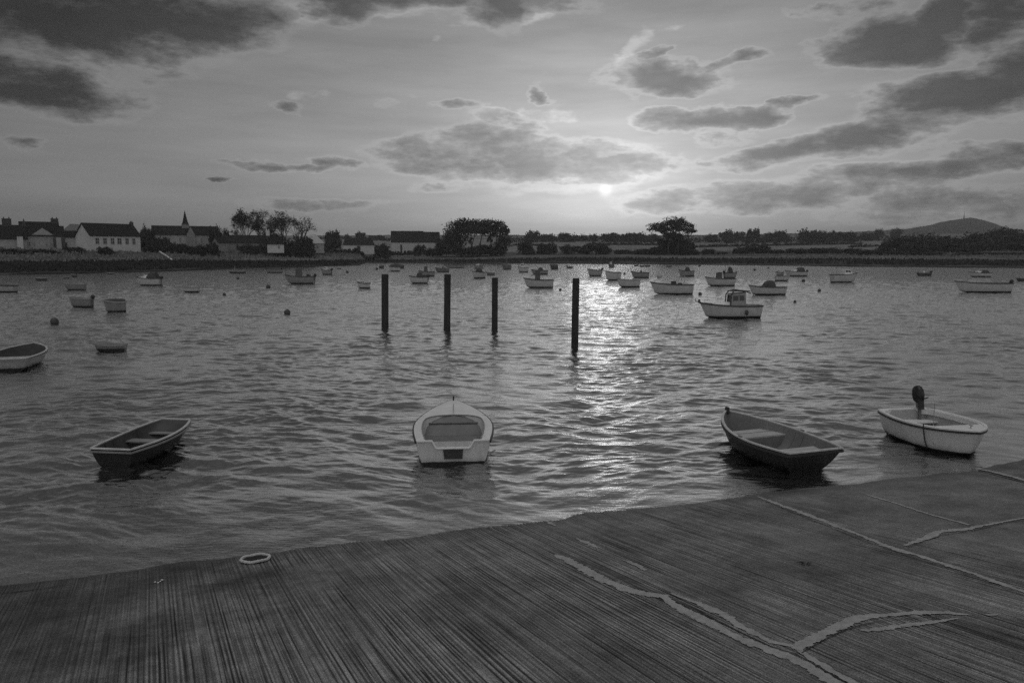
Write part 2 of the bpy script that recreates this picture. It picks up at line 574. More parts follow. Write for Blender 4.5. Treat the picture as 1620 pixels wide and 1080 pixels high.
def concrete():
    m, nt, b = newmat('brushed_concrete')
    tcn = nt.new('ShaderNodeTexCoord').outputs['Object']
    sx = nt.new('ShaderNodeSeparateXYZ'); nt.l.new(tcn, sx.inputs[0])
    at_ = nt.new('ShaderNodeAttribute'); at_.attribute_name = 'cover'
    gr = at_.outputs['Fac']
    grain = nt.noise(tcn, 75.0, 5, 0.8)
    stain = nt.noise(tcn, 1.1, 6, 0.65)
    stain2 = nt.noise(tcn, 6.0, 5, 0.7)
    v = nt.remap(stain, 0.28, 0.72, 0.09, 0.25)
    v = nt.math('MULTIPLY', v, nt.remap(stain2, 0.3, 0.7, 0.82, 1.18))
    v = nt.math('MULTIPLY', v, nt.remap(grain, 0.32, 0.68, 0.25, 1.75))
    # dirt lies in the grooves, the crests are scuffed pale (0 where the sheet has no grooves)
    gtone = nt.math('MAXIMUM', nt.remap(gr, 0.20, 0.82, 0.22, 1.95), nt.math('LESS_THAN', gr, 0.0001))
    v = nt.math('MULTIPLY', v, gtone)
    # wet, weedy toe just above the water
    s = nt.math('ADD', nt.math('MULTIPLY', sx.outputs[0], enor.x), nt.math('MULTIPLY', sx.outputs[1], enor.y))
    s = nt.math('SUBTRACT', s, EA.x * enor.x + EA.y * enor.y)
    wet = nt.remap(nt.math('ADD', s, nt.math('MULTIPLY', nt.math('SUBTRACT', stain2, 0.5), 0.5)), -0.55, -0.10, 0.0, 1.0, True)
    v = nt.math('MULTIPLY', v, nt.remap(wet, 0, 1, 1.0, 0.72))
    # lens falloff painted in: slab colour darkened towards the left
    left_falloff = nt.math('ADD', sx.outputs[0], nt.math('MULTIPLY', nt.math('SUBTRACT', stain, 0.5), 5.0))  # mask of the painted darkening, its edge broken up by noise
    v = nt.math('MULTIPLY', v, nt.remap(left_falloff, -5.5, -1.6, 0.48, 1.0, True))
    nt.l.new(nt.grey(v), b.inputs['Base Color'])
    nt.l.new(nt.remap(wet, 0, 1, 0.9, 0.6), b.inputs['Roughness'])
    b.inputs['Specular IOR Level'].default_value = 0.25
    bp2 = nt.new('ShaderNodeBump'); bp2.inputs['Distance'].default_value = 0.010; bp2.inputs['Strength'].default_value = 0.7
    nt.l.new(grain, bp2.inputs['Height'])
    nt.l.new(bp2.outputs['Normal'], b.inputs['Normal'])
    return m


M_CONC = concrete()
C0 = on_ramp(1535, 740.5)                                # far corner of the slab
C1 = on_ramp(1660, 773)
side = Vector((C1.x - C0.x, C1.y - C0.y)).normalized()   # its right-hand edge, running back up the slope


GX0, GX1, GY0, GY1 = -7.5, 9.5, 1.5, 15.0


def groove_mesh(parent):
    """the brushed surface itself: ridges a few cm apart, worn away in patches and on the newer slabs to the right"""
    rng = np.random.default_rng(5)
    ca, sa = math.cos(GROOVE), math.sin(GROOVE)
    # u across the grooves, v along them (v grows towards the water)
    U = np.arange(-11.0, 13.0, 0.0078)
    Vv = np.arange(-2.0, 20.0, 0.11)
    nu, nv = len(U), len(Vv)

    def profile():
        p = np.zeros(nu)
        for w, amp in ((1, 1.0), (2, .6), (3, .35)):
            k = np.hanning(2 * w + 1); k /= k.sum()
            q = np.convolve(rng.normal(size=nu), k, 'same'); p += amp * q / q.std()
        return p / p.std()
    K = 26
    prof = [profile() for _ in range(K)]
    base_p = profile()
    H = np.zeros((nv, nu))
    # evenly raked ridges, their pitch and depth wandering a little
    k1 = np.hanning(61); k1 /= k1.sum()
    drift = np.convolve(rng.normal(size=nu), k1, 'same'); drift = drift / drift.std()
    amp_u = np.convolve(rng.normal(size=nu), np.hanning(21) / np.hanning(21).sum(), 'same'); amp_u = amp_u / amp_u.std()
    comb = np.sin(2 * PI * U / 0.043 + 3.2 * drift)
    comb2 = np.sin(2 * PI * U / 0.029 + 3.8 * np.roll(drift, 400))
    for j, v in enumerate(Vv):
        f = (v + 2.0) / 22.0 * (K - 1.001); i = int(f); t = f - i; t = t * t * (3 - 2 * t)
        loc = prof[i] * (1 - t) + prof[i + 1] * t
        am = np.clip(0.85 + 0.30 * amp_u + 0.45 * np.sin(U * 3.1 + 1.7 * math.sin(v * .8)) * math.sin(v * 1.05 + 2.0 * math.sin(.6 * v)), 0.15, 1.7)
        H[j] = (0.80 * comb + 0.50 * comb2) * am + 0.85 * loc
    wob = 0.02 * np.sin(Vv * 0.9)[:, None] + 0.01 * np.sin(Vv * 2.3 + 1)[:, None] + 0.03 * np.sin(U[None, :] * .7 + Vv[:, None] * .5)
    UU = U[None, :] + 0.0 * wob
    VV = np.repeat(Vv[:, None], nu, axis=1)
    X = UU * ca + VV * sa
    Y = -UU * sa + VV * ca
    S = (X - EA.x) * enor.x + (Y - EA.y) * enor.y
    P = -KS * S
    # fading: to the right beyond the long joint, at the left corner, in worn patches
    q = X + 0.55 * Y
    right = 1 - 0.93 * sstep(8.6, 12.0, q)
    left = 0.35 + 0.65 * sstep(-4.6, -2.4, X)
    patch = 0.5 + 0.5 * np.sin(X * 1.1 + 0.8 * np.sin(Y * .9)) * np.sin(Y * .83 + 0.7 * np.sin(X * 1.3) + 1)
    patch2 = 0.5 + 0.5 * np.sin(X * 3.1 + 1.2 * np.sin(Y * 1.9)) * np.sin(Y * 1.3 + 1.1 * np.sin(X * 2.3) + 2)
    A = right * left * (0.22 + 0.60 * patch + 0.35 * patch2)
    h = np.clip(H, -2.2, 1.6) * 0.0034 * A
    Z = P - 0.0062 + h
    sd = (X - C0.x) * side.y - (Y - C0.y) * side.x
    ins = (-sd if ((EA.x - C0.x) * side.y - (EA.y - C0.y) * side.x) < 0 else sd)
    keepv = (S < 0.9) & (ins > 0.10) & (X > -8.5) & (X < 11.5) & (Y > 0.5)
    Vt = np.stack([X, Y, Z], axis=-1).reshape(-1, 3)
    Fq = grid_faces(nv, nu)
    kv = keepv.ravel()
    Fq = Fq[kv[Fq].all(axis=1)]
    used = np.zeros(len(Vt), bool); used[Fq.ravel()] = True
    idx = np.cumsum(used) - 1
    att = 0.5 + (H * A * 0.5).ravel() * 0.5
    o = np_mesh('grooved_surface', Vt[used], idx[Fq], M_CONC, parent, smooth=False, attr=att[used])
    return o


def make_slipway():
    # the slab as a grid in (along the edge, down the slope) cut on the right by its side
    mb = MB()
    inner = []
    S = np.linspace(-30, 1.2, 90)
    lo = -14.0
    n = 80
    verts = []
    for s in S:
        # right boundary on the line C0 + q*side, where its s value equals this s
        den = side.x * enor.x + side.y * enor.y
        s0 = (C0.x - EA.x) * enor.x + (C0.y - EA.y) * enor.y
        q = (s - s0) / den
        e = (C0.x + q * side.x - EA.x) * edir.x + (C0.y + q * side.y - EA.y) * edir.y
        row = []
        for i in range(n + 1):
            t = lo + (e - lo) * i / n
            x = EA.x + edir.x * t + enor.x * s
            y = EA.y + edir.y * t + enor.y * s
            row.append((x, y, ramp_z(x, y) - 0.012))
        verts += row
    nr = len(S)
    k = n + 1
    fs = []
    for i in range(nr - 1):
        for j in range(n):
            a = i * k + j
            fs.append((a, a + 1, a + k + 1, a + k))
    # right side wall and toe
    b0 = len(verts)
    for i in range(nr):
        x, y, z = verts[i * k + n]
        verts.append((x, y, z - 0.6))
    for i in range(nr - 1):
        a, c = i * k + n, (i + 1) * k + n
        fs.append((a, b0 + i, b0 + i + 1, c))
    mb.add(verts, fs)
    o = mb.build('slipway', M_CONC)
    tag(o, kind='structure')
    return o


slip = make_slipway()
groove_mesh(slip)


def make_lower_slab():
    """the lower strip of concrete beyond the slab's side"""
    mb = MB()
    A = on_ramp(1535, 740.5, 0)
    B = on_ramp(1660, 773, 0)
    d2 = (Vector((B.x, B.y)) - Vector((A.x, A.y))).normalized()
    out = Vector((d2.y, -d2.x))
    if out.x < 0: out = -out
    vs, fs = [], []
    for i in range(41):
        q = -1.5 + i * 0.35
        for j in range(21):
            w = 0.03 + j * 0.4
            x = A.x + d2.x * q + out.x * w
            y = A.y + d2.y * q + out.y * w
            z = ramp_z(x, y) - 0.015 + 0.020 * w
            vs.append((x, y, z))
    for i in range(40):
        for j in range(20):
            a = i * 21 + j
            fs.append((a, a + 1, a + 22, a + 21))
    mb.add(vs, fs)
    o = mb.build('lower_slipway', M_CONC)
    tag(o, kind='structure')


make_lower_slab()

M_MORT = mat('mortar', 0.38, 0.95, 9, 0.30, 0.3, 120, spec=0.1, wear=0.22)
_nt = NT(M_MORT.node_tree)
_at = _nt.new('ShaderNodeAttribute'); _at.attribute_name = 'cover'
_tc = _nt.new('ShaderNodeTexCoord').outputs['Object']
_n1 = _nt.noise(_nt.mapping(_nt.mapping(_tc, rot=(0, 0, GROOVE)), scale=(1.0, 0.22, 1.0)), 26.0, 5, 0.7)
_al = _nt.remap(_nt.math('SUBTRACT', _nt.math('MULTIPLY', _at.outputs['Fac'], 0.62), _n1), -0.20, -0.10, 0.0, 1.0, True)
_nt.l.new(_al, M_MORT.node_tree.nodes['Principled BSDF'].inputs['Alpha'])
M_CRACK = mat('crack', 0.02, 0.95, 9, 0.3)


def ribbon(name, pts, m, lift, jag=0.3, seed=0, parent=None, label=None):
    """ragged strip along a line on the slab; pts are (px, py, half width in px)"""
    rnd = random.Random(seed)
    P = [(on_ramp(x, y, lift), w) for x, y, w in pts]
    dense = []
    for (a, wa), (b_, wb) in zip(P[:-1], P[1:]):
        n = max(2, int((b_ - a).length / 0.022))
        for i in range(n):
            t = i / n
            dense.append((a.lerp(b_, t), wa + (wb - wa) * t))
    dense.append(P[-1])
    vs, fs, cov = [], [], []
    k = len(dense)
    ja = jb = 0.0
    for i, (p, w) in enumerate(dense):
        t = dense[min(i + 1, k - 1)][0] - dense[max(i - 1, 0)][0]
        t.normalize()
        a = Vector((t.y, -t.x, 0)).normalized()
        wm = w * p.y / F * (1.65 if m is M_MORT else 0.75)
        ja = 0.6 * ja + rnd.gauss(0, 0.5); jb = 0.6 * jb + rnd.gauss(0, 0.5)
        e0 = wm * max(0.10, 1 + jag * (ja + rnd.gauss(0, .3))); e1 = wm * max(0.10, 1 + jag * (jb + rnd.gauss(0, .3)))
        for q_, cv in ((-1.25 * e0, 0.0), (-.55 * e0, 1.0), (.55 * e1, 1.0), (1.25 * e1, 0.0)):
            q = p + a * q_
            q.z = ramp_z(q.x, q.y) + lift
            vs.append(tuple(q)); cov.append(cv if 0 < i < k - 1 else 0.0)
    for i in range(k - 1):
        for j in range(3):
            a = i * 4 + j
            fs.append((a, a + 1, a + 5, a + 4))
    o = np_mesh(name, np.array(vs), np.array(fs), m, parent, attr=cov)
    if label: o['label'] = label
    return o


def zp(lst):                                             # points read off an enlarged view of the photograph
    return [(860 + x / 2.1316, 740 + y / 2.1316, w / 2.1316) for x, y, w in lst]


ribbon('mortar_joint', zp([(35, 290, 3), (60, 300, 10), (120, 330, 14), (200, 375, 15), (300, 415, 15), (400, 432, 13), (470, 480, 15), (560, 520, 16), (650, 570, 17), (760, 610, 17), (850, 645, 18), (930, 690, 20), (1060, 765, 20)]), M_MORT, 0.0015, .3, 1, slip)
ribbon('mortar_joint', zp([(425, 420, 4), (520, 455, 9), (600, 490, 12), (680, 540, 11), (760, 582, 9), (840, 600, 8), (900, 640, 10), (970, 680, 12), (1120, 765, 12)]), M_MORT, 0.0025, .35, 2, slip)
ribbon('mortar_joint', zp([(720, 95, 4), (800, 125, 7), (900, 160, 8), (1000, 200, 7), (1080, 230, 6), (1160, 265, 11), (1250, 290, 8), (1340, 320, 8), (1450, 355, 7), (1530, 385, 8), (1660, 430, 8)]), M_MORT, 0.0015, .4, 3, slip)
ribbon('mortar_joint', zp([(1215, 262, 4), (1280, 238, 9), (1340, 214, 10), (1420, 205, 10), (1500, 190, 5), (1560, 178, 4), (1680, 158, 4)]), M_MORT, 0.0035, .4, 4, slip)
ribbon('mortar_joint', zp([(1085, 88, 3), (1200, 122, 4), (1300, 155, 4), (1440, 192, 5)]), M_MORT, 0.0015, .4, 5, slip)
ribbon('mortar_joint', zp([(845, 612, 12), (880, 592, 16), (930, 562, 17), (1000, 530, 16), (1060, 507, 14), (1120, 496, 10), (1200, 492, 11), (1300, 485, 10), (1370, 488, 10), (1440, 494, 4)]), M_MORT, 0.0035, .35, 6, slip)
ribbon('mortar_joint', zp([(1060, 545, 3), (1100, 545, 10), (1160, 538, 11), (1230, 527, 10), (1300, 520, 8), (1400, 505, 2)]), M_MORT, 0.0030, .5, 7, slip)
ribbon('mortar_joint', zp([(1485, 494, 2), (1510, 494, 5), (1535, 491, 3)]), M_MORT, 0.0015, .5, 8, slip)
ribbon('mortar_joint', zp([(108, 236, 3), (145, 250, 8), (185, 268, 4)]), M_MORT, 0.0015, .5, 9, slip)
ribbon('mortar_joint', zp([(4, 176, 2), (25, 186, 6), (42, 194, 2)]), M_MORT, 0.0015, .5, 10, slip)
ribbon('mortar_joint', zp([(265, 308, 2), (300, 320, 6), (345, 345, 3)]), M_MORT, 0.0015, .6, 11, slip)
ribbon('mortar_joint', [(1549, 741.5, 1.5), (1575, 746.5, 3.2), (1600, 753, 3.5), (1640, 763.5, 3.5), (1680, 774, 3)], M_MORT, 0.0015, .3, 12, slip)
CR = [
    [(1537, 741, .8), (1570, 748.5, 1.3), (1600, 756, 1.5), (1660, 771, 1.8)],
    zp([(430, 440, 1.5), (520, 478, 3), (600, 520, 3), (680, 560, 4), (770, 602, 4), (850, 625, 3), (920, 665, 4), (1000, 712, 4), (1080, 760, 4)]),
    zp([(870, 622, 2), (940, 580, 2.5), (1010, 548, 2.5), (1070, 528, 2), (1130, 516, 1.5), (1240, 506, 1.5), (1340, 498, 1)]),
    zp([(730, 104, 1), (900, 172, 1.5), (1080, 244, 1.5), (1250, 302, 1.5), (1450, 366, 1.5), (1660, 442, 1.5)]),
    zp([(1225, 268, 1), (1340, 226, 1.5), (1440, 212, 1.5), (1560, 184, 1.5), (1680, 166, 1.5)]),
    zp([(200, 366, 1), (300, 402, 1.5), (420, 424, 1)]),
    [(0, 938, 1.2), (60, 931, 1.5), (120, 922, .6)],
]
for i, c in enumerate(CR):
    ribbon('crack', c, M_CRACK, 0.0055, .4, 30 + i, slip)
# dark sealed strip where the grooved slab meets the next ones
# ------------------------------------------------------------------ terrain
LAND = [  # px, [(row, distance)...]
    (-1200, [(446, 105), (425, 118), (410, 135), (395, 150), (385, 280), (378, 600), (374, 900)]),
    (0, [(435.3, 134), (414, 150), (405, 165), (394, 180), (385, 300), (377, 600), (372, 900)]),
    (120, [(432.5, 143), (413.5, 160), (405, 175), (396, 188), (386, 300), (376, 600), (371, 900)]),
    (270, [(429, 161), (412, 180), (405, 195), (396, 215), (388, 320), (380, 600), (374, 900)]),
    (460, [(423, 203), (413, 215), (405, 240), (397, 270), (390, 350), (380, 600), (374, 900)]),
    (540, [(420.8, 225), (412, 245), (405, 275), (397.5, 300), (390, 380), (379, 600), (373, 900)]),
    (570, [(419.6, 236), (411, 262), (405, 290), (398, 315), (390, 390), (379, 620), (373, 900)]),
    (580, [(415.5, 300), (411, 318), (405, 335), (399, 355), (390, 430), (379, 650), (373, 950)]),
    (640, [(416.3, 290), (411, 312), (404.5, 340), (399, 365), (390, 450), (380, 700), (373, 1000)]),
    (760, [(417, 276), (410, 295), (404, 325), (399, 355), (391, 450), (380, 700), (374, 1000)]),
    (900, [(417, 275), (407, 300), (404.3, 330), (398.5, 370), (391, 450), (379, 700), (374.5, 900)]),
    (1080, [(418.5, 253), (408, 280), (404.5, 320), (398, 390), (389, 500), (379, 750), (374.5, 950)]),
    (1350, [(421.7, 216), (409, 245), (405, 280), (396, 380), (386, 500), (378, 700), (372, 900)]),
    (1620, [(424, 195), (412, 222), (406, 255), (397, 330), (386, 500), (376, 700), (369, 900)]),
    (2900, [(440, 117), (420, 140), (408, 170), (397, 260), (386, 400), (376, 600), (369, 800)]),
]


def land_profile(px):
    for (xa, A), (xb, B) in zip(LAND[:-1], LAND[1:]):
        if xa <= px <= xb:
            t = (px - xa) / (xb - xa)
            return [(a[0] + (b[0] - a[0]) * t, a[1] + (b[1] - a[1]) * t) for a, b in zip(A, B)]
    return LAND[0][1] if px < LAND[0][0] else LAND[-1][1]


def land_z(px, d):
    P = land_profile(px)
    zs = [(EYE - (r - 400) * q / F, q) for r, q in P]
    if d <= zs[0][1]:
        return max(-1.5, (d - zs[0][1]) * 0.10)
    for (z0, d0), (z1, d1) in zip(zs[:-1], zs[1:]):
        if d <= d1:
            t = (d - d0) / (d1 - d0)
            return z0 + (z1 - z0) * t
    z1, d1 = zs[-1]
    return z1 + (d - d1) * 0.002


def land_pt(px, d):
    return Vector(((px - 810) / F * d, d, land_z(px, d)))


def hnoise(x, y, s):
    return (math.sin(x * s + 1.3 * math.sin(y * s * .7)) * math.sin(y * s * 1.13 + 1.1 * math.sin(x * s * .6)))


def make_land():
    pxs = np.concatenate([np.linspace(-1200, -20, 60), np.linspace(0, 1620, 460), np.linspace(1640, 2900, 60)])
    ks = np.concatenate([np.linspace(-0.35, 0, 8)[:-1], np.linspace(0, 4, 64), np.linspace(4, 6, 60)[1:], np.geomspace(0.03, 3.6, 18) + 6])
    V, A = [], []
    for k in ks:
        for px in pxs:
            P = land_profile(px)
            if k < 0:
                d = P[0][1] * (1 + k)
            elif k <= 6:
                i = min(int(k), 5); t = k - i
                d = P[i][1] + (P[i + 1][1] - P[i][1]) * t
            else:
                d = P[6][1] * (1 + (k - 6))
            # ragged shore
            dj = (hnoise(px * .11, 3, 1.0) * 1.3 + hnoise(px * .031, 7, 1.0) * 2.2) if k < 1 else 0
            z = land_z(px, d)
            x = (px - 810) / F * d
            if 0 <= k <= 3.5:
                z += 0.10 * hnoise(x, d, .35) + 0.16 * hnoise(x + 9, d, .12)
            z += dj * 0.03
            V.append((x, d, z))
            # cover: 0 mud, .35 reeds, .6 rough grass, 1 pasture
            if k < 0.12: c = 0.0
            elif k < 1.0: c = 0.22 + 0.1 * hnoise(px * .05, k * 9, 1)
            elif k < 2.1: c = 0.62 + 0.25 * hnoise(px * .02, k * 6, 1)
            elif k < 3: c = 0.4
            elif k < 5.2: c = 1.0
            elif k < 5.35: c = 0.2
            else: c = 0.85
            A.append(c)
    m, nt, b = newmat('shore_ground')
    at_ = nt.new('ShaderNodeAttribute'); at_.attribute_name = 'cover'
    tcn = nt.new('ShaderNodeTexCoord').outputs['Object']
    n1 = nt.noise(nt.mapping(tcn, scale=(1, 1, 4)), 0.11, 8, 0.68)
    n2 = nt.noise(nt.mapping(tcn, scale=(0.5, 1, 4)), 0.9, 6, 0.7)
    v = nt.remap(at_.outputs['Fac'], 0, 1, LAND_LO, LAND_HI)
    v = nt.math('MULTIPLY', v, nt.remap(n1, 0.3, 0.7, 0.6, 1.4))
    v = nt.math('MULTIPLY', v, nt.remap(n2, 0.3, 0.7, 0.6, 1.4))
    nt.l.new(nt.grey(v), b.inputs['Base Color'])
    b.inputs['Roughness'].default_value = 0.95
    b.inputs['Specular IOR Level'].default_value = 0.1
    bp = nt.new('ShaderNodeBump'); bp.inputs['Strength'].default_value = 0.7; bp.inputs['Distance'].default_value = 0.5
    nt.l.new(n2, bp.inputs['Height']); nt.l.new(bp.outputs['Normal'], b.inputs['Normal'])
    o = np_mesh('terrain', np.array(V), grid_faces(len(ks), len(pxs)), m, smooth=True, attr=A)
    tag(o, kind='structure')
    # the bed of the creek: one sheet under everything
    mb = MB(); mb.add([(-4200, -60, -3.2), (4200, -60, -3.2), (4200, 2800, -3.2), (-4200, 2800, -3.2)], [(0, 1, 2, 3)])
    tag(mb.build('ground', m), kind='structure')


make_land()


def make_hills():
    """far ridge and the round hill with the mast"""
    sky_ = [(-900, 371), (0, 372), (100, 372), (118, 355.5), (128, 354.5), (150, 360), (200, 371), (400, 374), (600, 372.5), (800, 372), (880, 374), (1000, 373), (1100, 372), (1200, 371), (1300, 369), (1380, 366), (1430, 362.5), (1455, 358.5),
            (1480, 352.5), (1500, 348.6), (1518, 346.2), (1530, 345.6), (1542, 347.6), (1560, 353), (1575, 358), (1595, 363), (1620, 365), (1700, 366), (2400, 370)]
    V, A = [], []
    pxs = np.linspace(-900, 2400, 500)
    ds = [1300, 1450, 1600, 1700, 1760, 1800, 1850, 1950, 2200, 2600]
    for i, d in enumerate(ds):
        for px in pxs:
            r = np.interp(px, [s[0] for s in sky_], [s[1] for s in sky_])
            top = EYE - (r - 400) * 1800 / F
            f = [0.0, .35, .70, .88, .96, 1.0, .98, .9, .7, .4][i]
            z = 12 + (top - 12) * f + hnoise(px * .16, d, 1.0) * .7 + 0.5 * hnoise(px * .6, d + 5, 1.0)
            V.append(((px - 810) / F * d, d, z))
            A.append(0.55 + 0.3 * hnoise(px * .03, d * .01, 1))
    m = mat('hill_heath', 0.035, 0.95, 0.01, 0.5, 0, spec=0.1)
    o = np_mesh('hills', np.array(V), grid_faces(len(ds), len(pxs)), m, smooth=True)
    tag(o, kind='structure')


make_hills()
# ------------------------------------------------------------------ boats
def hullpaint(name, g, foul=0.03, line=0.07, na=0.14, rough=0.4, stripe=None):
    """painted hull: weed-dark bottom under the waterline, grime above it, optional stripe below the rail"""
    m, nt, b = newmat(name)
    tcn = nt.new('ShaderNodeTexCoord').outputs['Object']
    sx = nt.new('ShaderNodeSeparateXYZ'); nt.l.new(tcn, sx.inputs[0])
    n1 = nt.noise(nt.mapping(tcn, scale=(1, 1, 0.35)), 3.2, 6, 0.66)
    n2 = nt.noise(nt.mapping(tcn, scale=(1.2, 1.2, 0.25)), 14, 4, 0.6)
    v = nt.remap(n1, .3, .7, g * (1 - na), g * (1 + na))
    v = nt.math('MULTIPLY', v, nt.remap(n2, .3, .7, 0.93, 1.07))
    zz = nt.math('ADD', sx.outputs[2], nt.math('MULTIPLY', nt.math('SUBTRACT', n1, .5), 0.05))
    grime = nt.remap(zz, line, line + 0.12, 0.72, 1.0, True)
    v = nt.math('MULTIPLY', v, grime)
    mx = nt.new('ShaderNodeMix', data_type='FLOAT')
    nt.put(mx.inputs['Factor'], nt.remap(zz, line - 0.008, line + 0.008, 1, 0)); nt.put(mx.inputs['A'], v)
    nt.put(mx.inputs['B'], nt.remap(n2, .3, .7, foul * .6, foul * 1.6))
    nt.l.new(nt.grey(mx.outputs['Result']), b.inputs['Base Color'])
    b.inputs['Roughness'].default_value = rough
    b.inputs['Specular IOR Level'].default_value = 0.4
    return m


M_WHITE = hullpaint('white_gelcoat', 0.46, 0.015, 0.13)
M_WHITEN = hullpaint('bright_gelcoat', 0.66, 0.015, 0.07)
M_PALEG = hullpaint('weathered_white_paint', 0.20, 0.015, 0.09, 0.2)
M_CREAM = hullpaint('cream_paint', 0.34, 0.015, 0.12)
M_GREYH = hullpaint('grey_paint', 0.24, 0.015, 0.12)
M_DARKH = hullpaint('dark_paint', 0.055, 0.02, 0.03)
M_MIDH = hullpaint('faded_blue_paint', 0.14, 0.02, 0.03)
M_DINGHY = hullpaint('tarred_hull', 0.020, 0.012, 0.02, 0.35, 0.5)
M_DINGHY2 = hullpaint('worn_dark_hull', 0.026, 0.012, 0.02, 0.3, 0.45)
M_WHITE2 = hullpaint('dull_white_hull', 0.64, 0.012, 0.07, 0.12, 0.4)
M_INW = mat('inner_white', 0.78, 0.5, 4, 0.14)
M_ING = mat('inner_grey', 0.40, 0.6, 4, 0.2)
M_INSH = mat('inner_floor_grey', 0.20, 0.6, 4, 0.25, 0.15)
M_IND = mat('inner_dark', 0.07, 0.65, 4, 0.35, 0.2)
M_INB = mat('inner_faded', 0.20, 0.6, 3, 0.28, 0.15)
M_RAILW = mat('rail_white', 0.80, 0.4, 5, 0.15)
M_RAILWORN = mat('rail_worn', 0.55, 0.55, 6, 0.3, 0.3, wear=0.10)
M_RAILD = mat('rail_dark', 0.04, 0.5, 5, 0.2)
M_RAILG = mat('rail_grey', 0.24, 0.5, 5, 0.25)
M_WOOD = mat('seat_wood', 0.50, 0.55, 5, 0.25, 0.3, stretch=(1, .3, 1))
M_WOODD = mat('seat_wood_dark', 0.28, 0.55, 5, 0.3, 0.3, stretch=(1, .3, 1))
M_GLASS = mat('dark_glass', 0.015, 0.12, 2, 0.1, spec=0.8)
M_CANVAS = mat('canvas', 0.06, 0.85, 3, 0.3, 0.3)
M_MIDCAB = mat('wheelhouse_dark', 0.10, 0.6, 3, 0.25)
M_CANVASL = mat('pale_canvas', 0.30, 0.85, 3, 0.2, 0.3)
M_ENG = mat('engine_black', 0.018, 0.35, 6, 0.2)
M_ENGG = mat('engine_grey', 0.16, 0.4, 6, 0.2)
M_STEEL = mat('dull_steel', 0.40, 0.35, 6, 0.2, metal=0.6)
M_ROPE = mat('rope', 0.30, 0.9, 60, 0.3)
M_BUOYD = mat('buoy_dark', 0.05, 0.45, 5, 0.3)
M_BUOYL = mat('buoy_pale', 0.40, 0.45, 5, 0.3)


